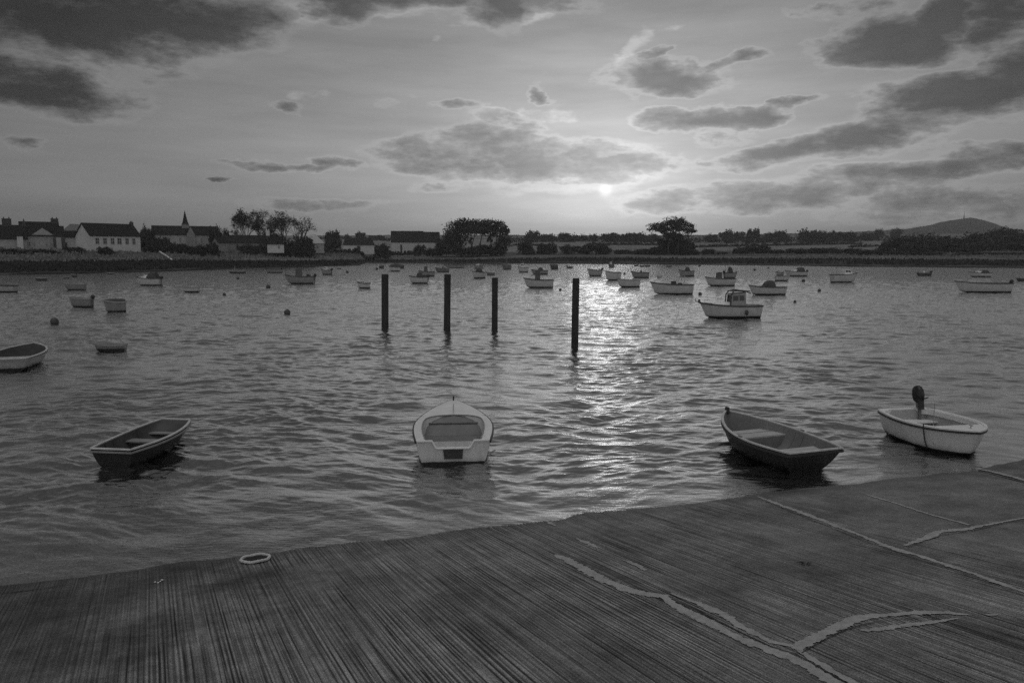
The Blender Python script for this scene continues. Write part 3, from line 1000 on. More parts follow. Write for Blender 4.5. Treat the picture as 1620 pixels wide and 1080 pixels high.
class Hull:
    """x forward, y to port, z up from the waterline"""
    def __init__(s, L, B, H, bowH=None, tw=0.8, draft=0.12, rake=0.12, bow=0.0, full=0.62, tm=0.42, bp=2.0, th=0.03, floor=0.06, flare=0.06, n=18, m=9, keelup=0.35, trake=0.04):
        s.L, s.B, s.H, s.bowH, s.tw, s.draft, s.rake, s.bow, s.full, s.tm, s.bp, s.th, s.floor, s.flare, s.n, s.m, s.keelup, s.trake = \
            L, B, H, bowH or H * 1.25, tw, draft, rake, bow, full, tm, bp, th, floor, flare, n, m, keelup, trake

    def b(s, t):
        if t < s.tm:
            q = t / s.tm
            return s.B / 2 * (s.tw + (1 - s.tw) * math.sin(q * PI / 2))
        q = (t - s.tm) / (1 - s.tm)
        return s.B / 2 * (s.bow + (1 - s.bow) * max(0.0, 1 - q ** s.bp) ** 0.85)

    def z(s, t):
        q = max(0.0, (t - 0.25) / 0.75)
        return s.H + (s.bowH - s.H) * q * q + 0.03 * s.H * (1 - t)

    def zk(s, t):
        q = max(0.0, (t - 0.55) / 0.45)
        return -s.draft + (s.draft + s.keelup * s.H) * q ** 2.4

    def pt(s, t, v, side=1, inset=0.0, zmin=None):
        """v 0 keel .. 1 rail"""
        a = v * PI / 2
        b = max(0.0, s.b(t) - inset)
        zk, zs = s.zk(t) + inset * .8, s.z(t)
        yy = b * ((1 - s.flare) * math.sin(a) ** s.full + s.flare * v * v)
        w = (1 - math.cos(a)) ** 0.9
        z = zk + (zs - zk) * w
        if zmin is not None and z < zmin: z = min(zmin, zs)
        h = (z - zk) / max(1e-6, zs - zk)
        x = -s.L / 2 + t * s.L
        x += s.rake * s.L * (h - 1.0) * t ** 3 - s.trake * s.L * (h - 1) * -1 * max(0, 1 - t * 3) * -1 * -1 if False else s.rake * s.L * (h - 1.0) * t ** 3 + s.trake * s.L * (1 - h) * max(0.0, 1 - t * 3)
        return Vector((x, side * yy, z))

    def halfw(s, t, z, inset=0.03):
        """inside half width at height z"""
        lo, hi = 0.0, 1.0
        for _ in range(18):
            mid = (lo + hi) / 2
            if s.pt(t, mid).z < z: lo = mid
            else: hi = mid
        return max(0.02, abs(s.pt(t, lo).y) - inset)

    def xx(s, t):
        return -s.L / 2 + t * s.L

    def build(s, parent, mo, mi, notch=0.0):
        mb = MB()
        ts = [i / s.n for i in range(s.n + 1)]
        # outer skin
        vs = []
        for t in ts:
            for j in range(-s.m, s.m + 1):
                vs.append(s.pt(t, abs(j) / s.m, 1 if j >= 0 else -1))
        k = 2 * s.m + 1
        fs = [(i * k + j, i * k + j + 1, (i + 1) * k + j + 1, (i + 1) * k + j) for i in range(s.n) for j in range(2 * s.m)]
        mb.add(vs, fs, 0)
        # inner skin
        ti = s.th / s.L * 1.3
        tin = [ti + (1 - (ti if s.bow > 0 else 0.0) - ti) * i / s.n for i in range(s.n + 1)]
        vi = []
        for t in tin:
            for j in range(-s.m, s.m + 1):
                p = s.pt(t, abs(j) / s.m, 1 if j >= 0 else -1, s.th, s.floor)
                vi.append(p)
        mb.add(vi, [f[::-1] for f in fs], 1)
        # rim between the skins
        o0, i0 = 0, len(vs)
        def rim(a, b_, c, d):
            mb.f.append((a, b_, c, d)); mb.m.append(1)
        for i in range(s.n):
            for j in (0, k - 1):
                rim(o0 + i * k + j, o0 + (i + 1) * k + j, i0 + (i + 1) * k + j, i0 + i * k + j)
        # transoms: outer face, inner face, top
        for end, st, so in ((0, 0, 1), (s.n, s.n, -1)):
            if end == s.n and s.bow <= 0: continue
            for half in range(s.m):
                a = o0 + st * k + half; b_ = o0 + st * k + half + 1
                c = o0 + st * k + (k - 2 - half); d = o0 + st * k + (k - 1 - half)
                if half < s.m - 0: mb.f.append((a, b_, c, d)); mb.m.append(0)
                a, b_, c, d = (q + i0 for q in (a, b_, c, d))
                mb.f.append((d, c, b_, a)); mb.m.append(1)
            a, d = o0 + st * k, o0 + st * k + k - 1
            mb.f.append((a, d, i0 + d, i0 + a)); mb.m.append(1)
        o = mb.build('hull', [mo, mi], parent, smooth=True)
        return o

    def rail_pts(s, out=0.0, t0=0.0, t1=1.0, n=22):
        P = []
        for i in range(n + 1):
            t = t0 + (t1 - t0) * i / n
            p = s.pt(t, 1.0, 1); p.y += out; P.append(p)
        Q = [Vector((p.x, -p.y, p.z)) for p in reversed(P)]
        return P, Q

    def gunwale(s, parent, m, w=0.05, h=0.04, out=0.0, name='gunwale', dz=0.0, stern=True):
        P, Q = s.rail_pts(out)
        if s.bow <= 0: Q = Q[1:]
        pts = P + Q
        for p in pts: p.z += dz
        mb = MB(); mb.strip(pts, w, h, closed=stern)
        return mb.build(name, m, parent, smooth=False)

    def thwart(s, parent, t, z, w=0.2, m=None, th=0.028, knee=None, name='thwart'):
        mb = MB()
        x = s.xx(t); dt = w / 2 / s.L
        ya, yb = s.halfw(t - dt, z), s.halfw(t + dt, z)
        vs = []
        for zz in (z - th, z):
            vs += [(x - w / 2, -ya, zz), (x + w / 2, -yb, zz), (x + w / 2, yb, zz), (x - w / 2, ya, zz)]
        mb.add(vs, [(3, 2, 1, 0), (4, 5, 6, 7), (0, 1, 5, 4), (1, 2, 6, 5), (2, 3, 7, 6), (3, 0, 4, 7)])
        return mb.build(name, m, parent)

    def bulkhead(s, parent, t, z, m, name='bulkhead', z0=None):
        """board across the boat under a seat"""
        mb = MB(); z0 = z0 if z0 is not None else s.floor
        x = s.xx(t)
        y0, y1 = s.halfw(t, z0 + .02), s.halfw(t, z)
        vs = []
        for xx in (x - .012, x + .012):
            vs += [(xx, -y0, z0), (xx, y0, z0), (xx, y1, z), (xx, -y1, z)]
        mb.add(vs, [(0, 1, 2, 3), (7, 6, 5, 4), (0, 4, 5, 1), (1, 5, 6, 2), (2, 6, 7, 3), (3, 7, 4, 0)])
        return mb.build(name, m, parent)

    def deck(s, parent, m, t0, t1, sw=0.14, dz=-0.01, camber=0.05, drop=0.22, name='deck', endw=None, round_=0.18, stern=0.0):
        """deck round a cockpit that runs from t0 to t1; side decks sw wide"""
        mb = MB()
        N = 44
        vs, fs = [], []
        def inner(t):
            b = s.b(t)
            if t <= t0 and t0 > 0: return 0.0
            if t >= t1: return 0.0
            w = max(0.0, b - sw)
            q = (t1 - t) / (t1 - t0)
            if q < round_: w *= (1 - (1 - q / round_) ** 3.2) ** 0.5
            if t0 > 0:
                q = (t - t0) / (t1 - t0)
                if q < round_: w *= (1 - (1 - q / round_) ** 2.2) ** 0.5
            return w
        ts = sorted(set([i / N for i in range(N + 1)] + [t1, t1 - .004, t1 - .012] + ([t0, t0 + .004, t0 + .012] if t0 > 0 else [])))
        for t in ts:
            b, c = s.b(t), inner(t)
            x = s.xx(t); z = s.z(t) + dz
            for sd in (-1, 1):
                for q in (0, .5, 1):
                    y = b + (c - b) * q
                    r = y / max(b, 1e-4)
                    vs.append((x, sd * y, z + camber * (1 - r * r) * min(1, b / (s.B * .3))))
                # coaming drop
                vs.append((x, sd * c, z - (drop if c > 1e-4 else 0.0)))
        for i in range(len(ts) - 1):
            for sd in (0, 4):
                for q in range(3):
                    a = i * 8 + sd + q
                    if q == 2 and inner(ts[i]) < 1e-4 and inner(ts[i + 1]) < 1e-4: continue
                    fs.append((a, a + 1, a + 9, a + 8))
        mb.add(vs, fs)
        return mb.build(name, m, parent, smooth=True)


def outboard(parent, x, z, tilt=0.0, sc_=1.0, zs=1.0, m1=None, rz=0.0, y=0.0):
    """engine on the transom: cowl, leg, bracket, tiller"""
    m1 = m1 or M_ENG
    M = Matrix.Translation((x, y, z)) @ Matrix.Rotation(rz, 4, 'Z') @ Matrix.Rotation(tilt, 4, 'Y') @ Matrix.Diagonal((sc_, sc_, sc_ * zs, 1))
    mb = MB()
    sec = [(-.02, .10, .07), (0.03, .17, .11), (.14, .20, .125), (.26, .18, .115), (.33, .12, .085), (.355, .05, .04)]
    vs, fs = [], []
    for zz, a, b in sec:
        for j in range(14):
            th = 2 * PI * j / 14
            ca, sa = math.cos(th), math.sin(th)
            vs.append(M @ Vector((-.04 - .25 * (zz - .1) * .3 + a * math.copysign(abs(ca) ** .75, ca), b * math.copysign(abs(sa) ** .75, sa), zz)))
    for i in range(len(sec) - 1):
        for j in range(14):
            fs.append((i * 14 + j, i * 14 + (j + 1) % 14, (i + 1) * 14 + (j + 1) % 14, (i + 1) * 14 + j))
    fs.append(tuple(range(13, -1, -1))); fs.append(tuple(5 * 14 + j for j in range(14)))
    mb.add(vs, fs)
    e = mb.build('outboard_engine', m1, parent, smooth=True)
    l = MB()
    l.box((-.06, 0, -.24), (.12, .06, .46), M=M, taper=(1.1, 1.2))
    l.box((-.09, 0, -.49), (.24, .16, .02), M=M)
    l.tube([M @ Vector((-.16, 0, -.58)), M @ Vector((-.02, 0, -.575)), M @ Vector((.06, 0, -.57))], [.02, .045, .01], 8)
    l.box((-.05, 0, -.62), (.07, .02, .18), M=M)
    l.build('leg', M_ENGG if m1 is M_ENG else m1, e)
    br = MB(); br.box((.06, 0, -.08), (.05, .16, .2), M=M); br.build('bracket', M_ENG, e)
    ti = MB(); ti.tube([M @ Vector((.08, 0, .04)), M @ Vector((.36, 0, .09))], .014, 6); ti.build('tiller', M_ENG, e)
    return e


def cleat(parent, x, z, y=0.0, h=0.05, m=None):
    mb = MB(); mb.tube([(x, y, z - .02), (x, y, z + h)], .012, 6); mb.tube([(x - .05, y, z + h), (x + .05, y, z + h)], .010, 6)
    return mb.build('cleat', m or M_STEEL, parent)


def rope(name, pts, r=.009, label=None):
    mb = MB(); mb.tube(pts, r, 6); return mb.build(name, M_ROPE, None, smooth=True)


def place(stern, bow, label, name='rowing_boat', group=None, cat='boat'):
    """Empty between two points on the water, x axis to the bow; returns it and the length"""
    c = (stern + bow) / 2
    o = empty(name, (c.x, c.y, 0), math.atan2(bow.y - stern.y, bow.x - stern.x), label, cat, group)
    return o, (Vector((bow.x, bow.y)) - Vector((stern.x, stern.y))).length


MOOR = 'small boats moored in the harbour'

# ---- the dark pram, left
sA, sB = at(142, 712, .35), at(208, 713, .35)
fA, fB = at(250, 664, .42), at(308, 667, .44)
root, L = place((sA + sB) / 2, (fA + fB) / 2, 'dark blunt-ended wooden dinghy with pale rails, floating at the left near the slipway', 'rowing_dinghy', MOOR)
wA = (sA - sB).length
h = Hull(L, wA * 1.28, .36, .46, tw=.78, draft=.08, rake=.16, bow=.60, full=.5, tm=.5, bp=2.4, th=.03, floor=.05, keelup=.55, trake=.05)
h.build(root, M_DINGHY, M_IND)
h.gunwale(root, M_RAILWORN, .05, .03, 0, dz=.012)
h.gunwale(root, M_RAILG, .035, .035, .018, 'rubbing_strake', dz=-.05)
h.thwart(root, .56, .24, .24, M_WOODD)
h.thwart(root, .86, .26, .26, M_WOODD, name='bow_seat')
h.thwart(root, .12, .22, .26, M_IND, name='stern_seat')
h.bulkhead(root, .53, .22, M_IND)
# floor boards and ribs
mb = MB()
for j in range(-3, 4): mb.box((0, j * .085, .062), (L * .8, .07, .016))
mb.build('floor_boards', M_IND, root)
for t in (.2, .34, .7):
    for sd in (1, -1):
        mb = MB(); mb.tube([h.pt(t, v, sd, .04, .06) for v in (.45, .55, .65, .75, .85, .95)], .014, 5)
        mb.build('rib', M_IND, root)

# ---- the white boat seen from astern, centre
st = at(717, 736, 0); bw_ = at(717.5, 633, .56)
root, L = place(Vector((st.x, st.y + .02, 0)), bw_, 'white boat seen from astern with foredeck, side decks and notched transom, centre foreground', 'motor_dinghy', MOOR)
h = Hull(L, 1.60, .45, .57, tw=.86, draft=.14, rake=.10, full=.30, tm=.38, bp=1.8, th=.03, floor=.17, flare=.05, n=26, m=10, keelup=.3, trake=0.0)
hb = h.build(root, M_WHITE2, M_INSH)
h.gunwale(root, M_RAILD, .035, .045, .014, name='rubbing_strake', dz=-.012, stern=False)
h.deck(root, M_INW, -0.001, .60, .17, 0.012, .03, .27, round_=.22)
P = []
for i in range(41):
    t = .02 + (.60 - .02) * i / 40
    P.append(t)
# coaming lip round the cockpit
def inn(t, sw=.17, t1=.60, rd=.22):
    w = max(0, h.b(t) - sw); q = (t1 - t) / (t1)
    if q < rd: w *= (1 - (1 - max(0, q) / rd) ** 3.2) ** .5
    return w
lip = [Vector((h.xx(t), inn(t), h.z(t) + .035)) for t in P] + [Vector((h.xx(t), -inn(t), h.z(t) + .035)) for t in reversed(P)]
mb = MB(); mb.tube(lip, .014, 6); mb.build('coaming', M_RAILG, root, smooth=True)
# transom rail with the notch for an engine
yt = h.b(0)
mb = MB()
x0 = h.xx(0) - .012
zt = h.z(0) + .015
pr = [(x0, -yt, zt), (x0, -.40, zt), (x0, -.33, zt - .13), (x0, -.29, zt - .145), (x0, .29, zt - .145), (x0, .33, zt - .13), (x0, .40, zt), (x0, yt, zt)]
mb.tube(pr, .022, 8); mb.build('transom_rail', M_RAILW, root, smooth=True)
mb = MB(); mb.box((x0 - .006, 0, zt - .255), (.02, .34, .19), taper=(1, 1.12)); mb.build('engine_pad', M_RAILD, root)
mb = MB(); mb.box((h.xx(.04) + .02, 0, .14), (.03, 1.0, .16)); mb.build('inner_transom', M_ING, root)
h.thwart(root, .10, .22, .22, M_ING, name='stern_seat')
xb_, xt_ = h.xx(.47), h.xx(.598)
mb = MB(); mb.add([(xb_, -.72, .172), (xb_, .72, .172), (xt_, .70, .50), (xt_, -.70, .50), (xb_ + .02, -.72, .16), (xb_ + .02, .72, .16), (xt_ + .02, .70, .49), (xt_ + .02, -.70, .49)],
                  [(0, 1, 2, 3), (7, 6, 5, 4), (0, 4, 5, 1), (1, 5, 6, 2), (2, 6, 7, 3), (3, 7, 4, 0)]); mb.build('cuddy_bulkhead', M_INSH, root)
mb = MB(); mb.box((h.xx(.545), 0, .385), (.05, 1.22, .022)); mb.build('shelf', M_RAILG, root)
cleat(root, h.xx(.965), h.z(1) + .01, h=.085, m=M_RAILD)
mb = MB(); mb.tube([(h.xx(.985), 0, h.z(1) + .02), (h.xx(.985), 0, h.z(1) + .10)], .02, 8); mb.build('bow_post', M_RAILD, root)
mb = MB(); mb.box((h.xx(.80), 0, h.z(.8) + .045), (L * .36, .012, .008)); mb.build('deck_seam', M_RAILG, root)
mb = MB(); mb.tube([h.pt(.04, .5, -1) + Vector((-.02, -.02, .02)), h.pt(.04, .5, -1) + Vector((.05, -.12, .12)), h.pt(.04, .5, -1) + Vector((.1, -.2, .16))], .012, 6); mb.build('trailing_line', M_ROPE, root)

# ---- the dark rowing boat by the slipway, right
q1, q2 = at(1246, 717, .42), at(1336, 712, .42)
stem = at(1149, 651, .60)
root, L = place((q1 + q2) / 2, stem, 'dark wooden rowing boat with two seats and pale rails, beside the slipway edge', 'rowing_dinghy', MOOR)
wA = (q1 - q2).length
h = Hull(L, wA * 1.30, .42, .62, tw=.80, draft=.07, rake=.06, full=.5, tm=.38, bp=2.2, th=.032, floor=.05, keelup=.2, trake=.10, flare=.1)
h.build(root, M_DINGHY2, M_INB)
h.gunwale(root, M_RAILWORN, .055, .03, 0, dz=.012)
h.gunwale(root, M_RAILD, .035, .05, .016, 'rubbing_strake', dz=-.045)
h.thwart(root, .25, .27, .24, M_WOOD)
h.thwart(root, .63, .33, .30, M_WOOD)
h.thwart(root, .74, .33, .22, M_WOOD, name='bow_seat')
h.bulkhead(root, .58, .31, M_INB)
h.bulkhead(root, .19, .25, M_INB)
for t in (.42, .5):
    for sd in (1, -1):
        mb = MB(); mb.tube([h.pt(t, v, sd, .04, .06) for v in (.4, .55, .7, .85, .97)], .012, 5)
        mb.build('rib', M_INB, root)
mb = MB(); mb.box((L / 2 - .03, 0, .66), (.11, .05, .10), taper=(.8, .9)); mb.build('stem_head', M_RAILD, root)
for sd in (1, -1):
    mb = MB(); mb.box((h.xx(.45), sd * (h.b(.45)), h.z(.45) + .035), (.10, .03, .03)); mb.build('rowlock_block', M_RAILG, root)

# ---- the white boat with the raised outboard, far right
c1, c2 = at(1393, 654, .42), at(1462, 654, .42)
bowp = at(1549, 689, .47)
root, L = place((c1 + c2) / 2, bowp, 'white boat with raised black outboard and small foredeck, moored at the far right', 'motor_dinghy', MOOR)
h = Hull(L * 1.0, 1.48, .50, .55, tw=.78, draft=.10, rake=.09, full=.40, tm=.42, bp=2.6, th=.03, floor=.17, keelup=.1, flare=.05, n=24)
h.build(root, M_WHITEN, M_ING)
h.gunwale(root, M_RAILW, .06, .04, 0, dz=.01)
h.gunwale(root, M_RAILD, .03, .04, .022, 'rubbing_strake', dz=-.035)
h.deck(root, M_INW, .001, .76, .07, 0.0, .03, .10, round_=.12)
h.thwart(root, .40, .27, .22, M_INW)
h.thwart(root, .10, .30, .30, M_INW, name='stern_seat')
h.bulkhead(root, .74, .40, M_ING)
e = outboard(root, h.xx(0) + .06, .70, tilt=R(-10), sc_=.76, zs=1.32, y=.36)
mb = MB(); mb.tube([(h.xx(.72), -.50, .45), (h.xx(.72), -.50, 1.0)], .006, 5); mb.build('aerial', M_STEEL, root)
cleat(root, h.xx(.9), h.z(.9) + .035)
mb = MB(); mb.tube([h.pt(.70, 1, -1) + Vector((0, -.04, .04)), h.pt(.70, .9, -1) + Vector((0, -.035, 0)), h.pt(.70, .6, -1) + Vector((0, -.02, 0)), h.pt(.70, .42, -1) + Vector((0, -.02, 0))], .012, 6); mb.build('hanging_line', M_RAILD, root)

# ---- the white boat cut by the left edge
stp = at(-22, 572, .40); 
root, L = place(Vector((-17.15, 24.6, 0)), Vector((-18.3, 28.1, 0)), 'white dinghy with worn rails and one seat, cut off by the left edge', 'rowing_dinghy', MOOR)
h = Hull(L, 1.66, .44, .58, tw=.86, draft=.12, rake=.10, full=.5, tm=.42, bp=2.3, th=.035, floor=.05, keelup=.25, trake=.03)
h.build(root, M_CREAM, M_IND)
h.gunwale(root, M_RAILWORN, .06, .04, 0, dz=.01)
h.gunwale(root, M_RAILG, .03, .04, .02, 'rubbing_strake', dz=-.07)
h.thwart(root, .48, .30, .24, M_WOOD)
h.thwart(root, .12, .28, .28, M_WOODD, name='stern_seat')
h.bulkhead(root, .45, .28, M_IND)


# ---- the moored fleet
def scale_for(px, row, z=0.0):
    return at(px, row, z)


def frame_tube(parent, name, pts, r, m):
    mb = MB(); mb.tube(pts, r, 6); return mb.build(name, m, parent, smooth=True)


def cabin(parent, h, t0, t1, hz, wf=.72, m=None, win=True, name='cabin', slope=.12, z0=None, back=.04, roof=None):
    """box cabin on the deck between t0 and t1 with dark side and front windows"""
    x0, x1 = h.xx(t0), h.xx(t1)
    zb = (z0 if z0 is not None else h.z(.5 * (t0 + t1)) - .08)
    w0, w1 = h.b(t0) * wf, h.b(t1) * wf
    l = x1 - x0
    mb = MB()
    vs = [(x0, -w0, zb), (x1, -w1, zb), (x1, w1, zb), (x0, w0, zb),
          (x0 + l * back, -w0 * .88, zb + hz), (x1 - l * slope, -w1 * .86, zb + hz * .93), (x1 - l * slope, w1 * .86, zb + hz * .93), (x0 + l * back, w0 * .88, zb + hz)]
    mb.add(vs, [(3, 2, 1, 0), (4, 5, 6, 7), (0, 1, 5, 4), (1, 2, 6, 5), (2, 3, 7, 6), (3, 0, 4, 7)])
    c = mb.build(name, m or M_INW, parent)
    V = [Vector(v) for v in vs]
    def pane(a, b, c_, d, u0, u1, v0, v1):
        def P(u, v): return (V[a].lerp(V[b], u)).lerp(V[d].lerp(V[c_], u), v)
        q = [P(u0, v0), P(u1, v0), P(u1, v1), P(u0, v1)]
        nrm_ = (q[1] - q[0]).cross(q[3] - q[0]).normalized() * .012
        mb2 = MB(); vv = [p + nrm_ for p in q] + [p - nrm_ for p in q]
        mb2.add(vv, [(0, 1, 2, 3), (7, 6, 5, 4), (0, 4, 5, 1), (1, 5, 6, 2), (2, 6, 7, 3), (3, 7, 4, 0)])
        mb2.build('window', M_GLASS, c)
    if win:
        for (a, b, c_, d) in ((0, 1, 5, 4), (2, 3, 7, 6)):
            pane(a, b, c_, d, .10, .46, .48, .84); pane(a, b, c_, d, .54, .88, .48, .84)
        pane(1, 2, 6, 5, .08, .46, .40, .88); pane(1, 2, 6, 5, .54, .92, .40, .88)
    if roof:
        r = MB(); r.box(((x0 + x1) / 2 - l * .04, 0, zb + hz + .02), (l * .98, w0 * 1.95, .05)); r.build('roof', roof, c)
    return c


def canopy(parent, h, t0, t1, hz, m, fr=True, wf=.8):
    """canvas hood on hoops"""
    x0, x1 = h.xx(t0), h.xx(t1); zb = h.z((t0 + t1) / 2)
    prof = [(0, .0), (.03, .6), (.12, .95), (.5, 1.0), (.8, .80), (.92, .45), (1, 0)]
    vs, fs = [], []
    for u, v in prof:
        x = x0 + (x1 - x0) * u
        w = h.b(t0 + (t1 - t0) * u) * wf
        for j in range(9):
            a = PI * j / 8
            vs.append((x, w * math.cos(a), zb + hz * v * math.sin(a) ** .45))
    for i in range(len(prof) - 1):
        for j in range(8):
            a = i * 9 + j; fs.append((a, a + 1, a + 10, a + 9))
    mb = MB(); mb.add(vs, fs); return mb.build('canopy', m, parent, smooth=True)


def windscreen(parent, h, t, hz=.3, wf=.7):
    w = h.b(t) * wf; x = h.xx(t); z = h.z(t)
    mb = MB()
    ps = [(x - .35, -w), (x, -w * .7), (x, w * .7), (x - .35, w)]
    vs = [(a, b, z) for a, b in ps] + [(a - .14, b * .92, z + hz) for a, b in ps]
    mb.add(vs, [(0, 1, 5, 4), (1, 2, 6, 5), (2, 3, 7, 6)])
    o = mb.build('windscreen', M_GLASS, parent)
    frame_tube(o, 'frame', vs[4:], .018, M_STEEL)
    return o


def boat(px0, px1, wl, fb, kind, head, label, hm=None, name=None, top=None, eng=False, bf=.38, extra=(), th=None, group=MOOR, pale=None):
    """a moored boat whose hull spans px0..px1 in the photograph, waterline at row wl, fb px of freeboard.
    head: degrees of its bow from +x, counter-clockwise"""
    cx = (px0 + px1) / 2
    p = at(cx, wl, 0)
    s = p.y / F                                          # metres per px there
    W_ = (px1 - px0) * s
    hd = R(head)
    L = W_ / (abs(math.cos(hd)) + bf * .8 * abs(math.sin(hd)))
    B = L * bf
    half = B / 2 * abs(math.cos(hd)) + L / 2 * abs(math.sin(hd)) * .8
    c = at(cx, wl, 0); k = (c.y + half * .8) / c.y
    H = fb * s
    nm = name or {'open': 'open_boat', 'dinghy': 'rowing_dinghy', 'cuddy': 'cabin_boat', 'wheel': 'fishing_boat', 'hood': 'motor_boat', 'tarp': 'covered_boat', 'rib': 'inflatable_boat', 'cruiser': 'cabin_cruiser', 'console': 'motor_boat'}.get(kind, 'motor_boat')
    root = empty(nm, (c.x * k, c.y * k, 0), hd, label, 'boat', group)
    hm = hm or M_WHITE
    if kind == 'rib':
        r = H * .42
        mb = MB()
        P = [Vector((-L / 2, B / 2 - r, H * .6)), Vector((L * .15, B / 2 - r, H * .6)), Vector((L * .38, B * .22, H * .68)), Vector((L / 2 - r, 0, H * .78))]
        P = P + [Vector((p_.x, -p_.y, p_.z)) for p_ in reversed(P[:-1])]
        mb.tube(P, r, 10); mb.build('tube', hm, root, smooth=True)
        mb = MB(); mb.box((-.05 * L, 0, H * .3), (L * .8, B * .7, H * .5), taper=(1, 1.1)); mb.build('hull', M_GREYH, root)
        mb = MB(); mb.box((0, 0, H * 1.1), (L * .12, B * .3, H * 1.0), taper=(.7, .9)); mb.build('console', M_INW, root)
        outboard(root, -L / 2, H * 1.0, tilt=R(-5), sc_=max(.8, H * 2))
        return root
    hl = Hull(L, B, H, H * 1.28, tw=.80 if kind != 'dinghy' else .72, draft=.12, rake=.10, full=.5, tm=.4, bp=2.3, th=.04, floor=.02 + H * .15, n=14, m=6, keelup=.2, trake=.02)
    inner = M_ING if hm in (M_WHITE, M_CREAM) else M_IND
    hl.build(root, hm, inner)
    rm = M_RAILD if hm in (M_WHITE, M_CREAM, M_GREYH) and kind != 'dinghy' else M_RAILG
    hl.gunwale(root, rm, .08, .09, 0, dz=.0)
    es = max(.7, min(1.05, H * 1.3))
    if kind in ('open', 'dinghy'):
        hl.thwart(root, .35, H * .7, .25, M_WOODD); hl.thwart(root, .62, H * .75, .25, M_WOODD)
        if kind == 'open': hl.thwart(root, .12, H * .7, .3, M_ING, name='stern_seat')
        if eng and kind == 'open': outboard(root, hl.xx(0) - .02, H * 1.05, tilt=R(-8), sc_=es)
    elif kind == 'tarp':
        vs, fs = [], []
        for i in range(15):
            t = .03 + .94 * i / 14
            for j in range(9):
                u = -1 + 2 * j / 8
                vs.append((hl.xx(t), u * (hl.b(t) + .03), hl.z(t) + .02 + (top or .4) * H * (1 - abs(u) ** 1.6) * math.sin(PI * min(1, .25 + t * .75)) ** .8))
        for i in range(14):
            for j in range(8): a = i * 9 + j; fs.append((a, a + 1, a + 10, a + 9))
        mb = MB(); mb.add(vs, fs); mb.build('boat_cover', M_CANVAS, root, smooth=True)
        if eng: outboard(root, hl.xx(0) - .02, H * 1.05, tilt=R(-8), sc_=es)
    elif kind == 'cuddy':
        hl.deck(root, M_INW, .001, .52, B * .08, 0, .03, H * .3)
        cabin(root, hl, .42, .80, (top or .8) * H, .74, M_INW, slope=.35)
        if eng: outboard(root, hl.xx(0) - .02, H * 1.05, tilt=R(-8), sc_=es)
    elif kind == 'wheel':
        hl.deck(root, M_ING, .001, .60, B * .08, 0, .03, H * .3)
        cabin(root, hl, .44, .62, (top or 1.4) * H, .56, pale or M_MIDCAB, slope=.06, roof=M_RAILD)
        hl.thwart(root, .15, H * .6, .3, M_WOODD, name='stern_seat')
        if eng: outboard(root, hl.xx(0) - .02, H * 1.05, tilt=R(-8), sc_=es)
    elif kind == 'wheelcab':
        hl.deck(root, M_INW, .001, .44, B * .08, 0, .03, H * .3)
        cabin(root, hl, .50, .88, .34 * H, .66, M_INW, slope=.45, win=False)
        cabin(root, hl, .27, .52, 1.22 * H, .70, M_CANVASL, name='wheelhouse', slope=.05)
    elif kind == 'cruiser':
        hl.deck(root, M_INW, .001, .42, B * .08, 0, .03, H * .3)
        cabin(root, hl, .40, .84, .55 * H, .76, M_INW, slope=.4, win=True)
        canopy(root, hl, .12, .52, (top or 1.2) * H, pale or M_CANVAS)
        if eng: outboard(root, hl.xx(0) - .02, H * 1.0, tilt=R(-8), sc_=es)
    elif kind == 'hood':
        hl.deck(root, M_INW, .001, .58, B * .08, 0, .03, H * .3)
        windscreen(root, hl, .60, H * .5)
        canopy(root, hl, .30, .60, (top or .8) * H, M_CANVAS)
        if eng: outboard(root, hl.xx(0) - .02, H * 1.05, tilt=R(-8), sc_=es)
    elif kind == 'console':
        hl.deck(root, M_INW, .001, .72, B * .08, 0, .03, H * .3)
        mb = MB(); mb.box((hl.xx(.45), 0, H * .95), (L * .13, B * .42, H * .9), taper=(.7, .9)); mb.build('console', M_RAILD, root)
        mb = MB(); mb.box((hl.xx(.30), 0, H * .85), (L * .07, B * .5, H * .7), taper=(.9, .9)); mb.build('helm_seat', M_RAILD, root)
        if eng: outboard(root, hl.xx(0) - .02, H * 1.05, tilt=R(-8), sc_=es)
    for e_ in extra:
        if e_[0] == 'mast':
            frame_tube(root, 'mast', [(hl.xx(e_[1]), 0, H * .5), (hl.xx(e_[1]), 0, H * e_[2])], .035, M_STEEL)
        elif e_[0] == 'pulpit':
            z = hl.z(1)
            frame_tube(root, 'pulpit', [(hl.xx(.80), hl.b(.8) * .9, hl.z(.8)), (hl.xx(.86), hl.b(.86) * .9, z + H * .4), (hl.xx(1.0), 0, z + H * .45), (hl.xx(.86), -hl.b(.86) * .9, z + H * .4), (hl.xx(.80), -hl.b(.8) * .9, hl.z(.8))], .02, M_STEEL)
        elif e_[0] == 'arch':
            w = hl.b(.3) * .9; x = hl.xx(e_[1])
            frame_tube(root, 'arch', [(x, w, H), (x - .1, w * .95, H * e_[2]), (x - .1, -w * .95, H * e_[2]), (x, -w, H)], .035, M_STEEL)
        elif e_[0] == 'crates':
            mb = MB(); mb.box((hl.xx(e_[1]), 0, H * 1.1), (L * .10, B * .4, H * .55)); mb.build('fish_box', M_RAILD, root)
        elif e_[0] == 'fender':
            p_ = hl.pt(e_[1], .95, e_[2])
            mb = MB(); mb.sphere((p_.x, p_.y + .08 * e_[2], p_.z - H * .35), .10, 8, 6, sq=(1, 1, 1.9)); mb.build('fender', M_RAILW, root, smooth=True)
    return root, hl


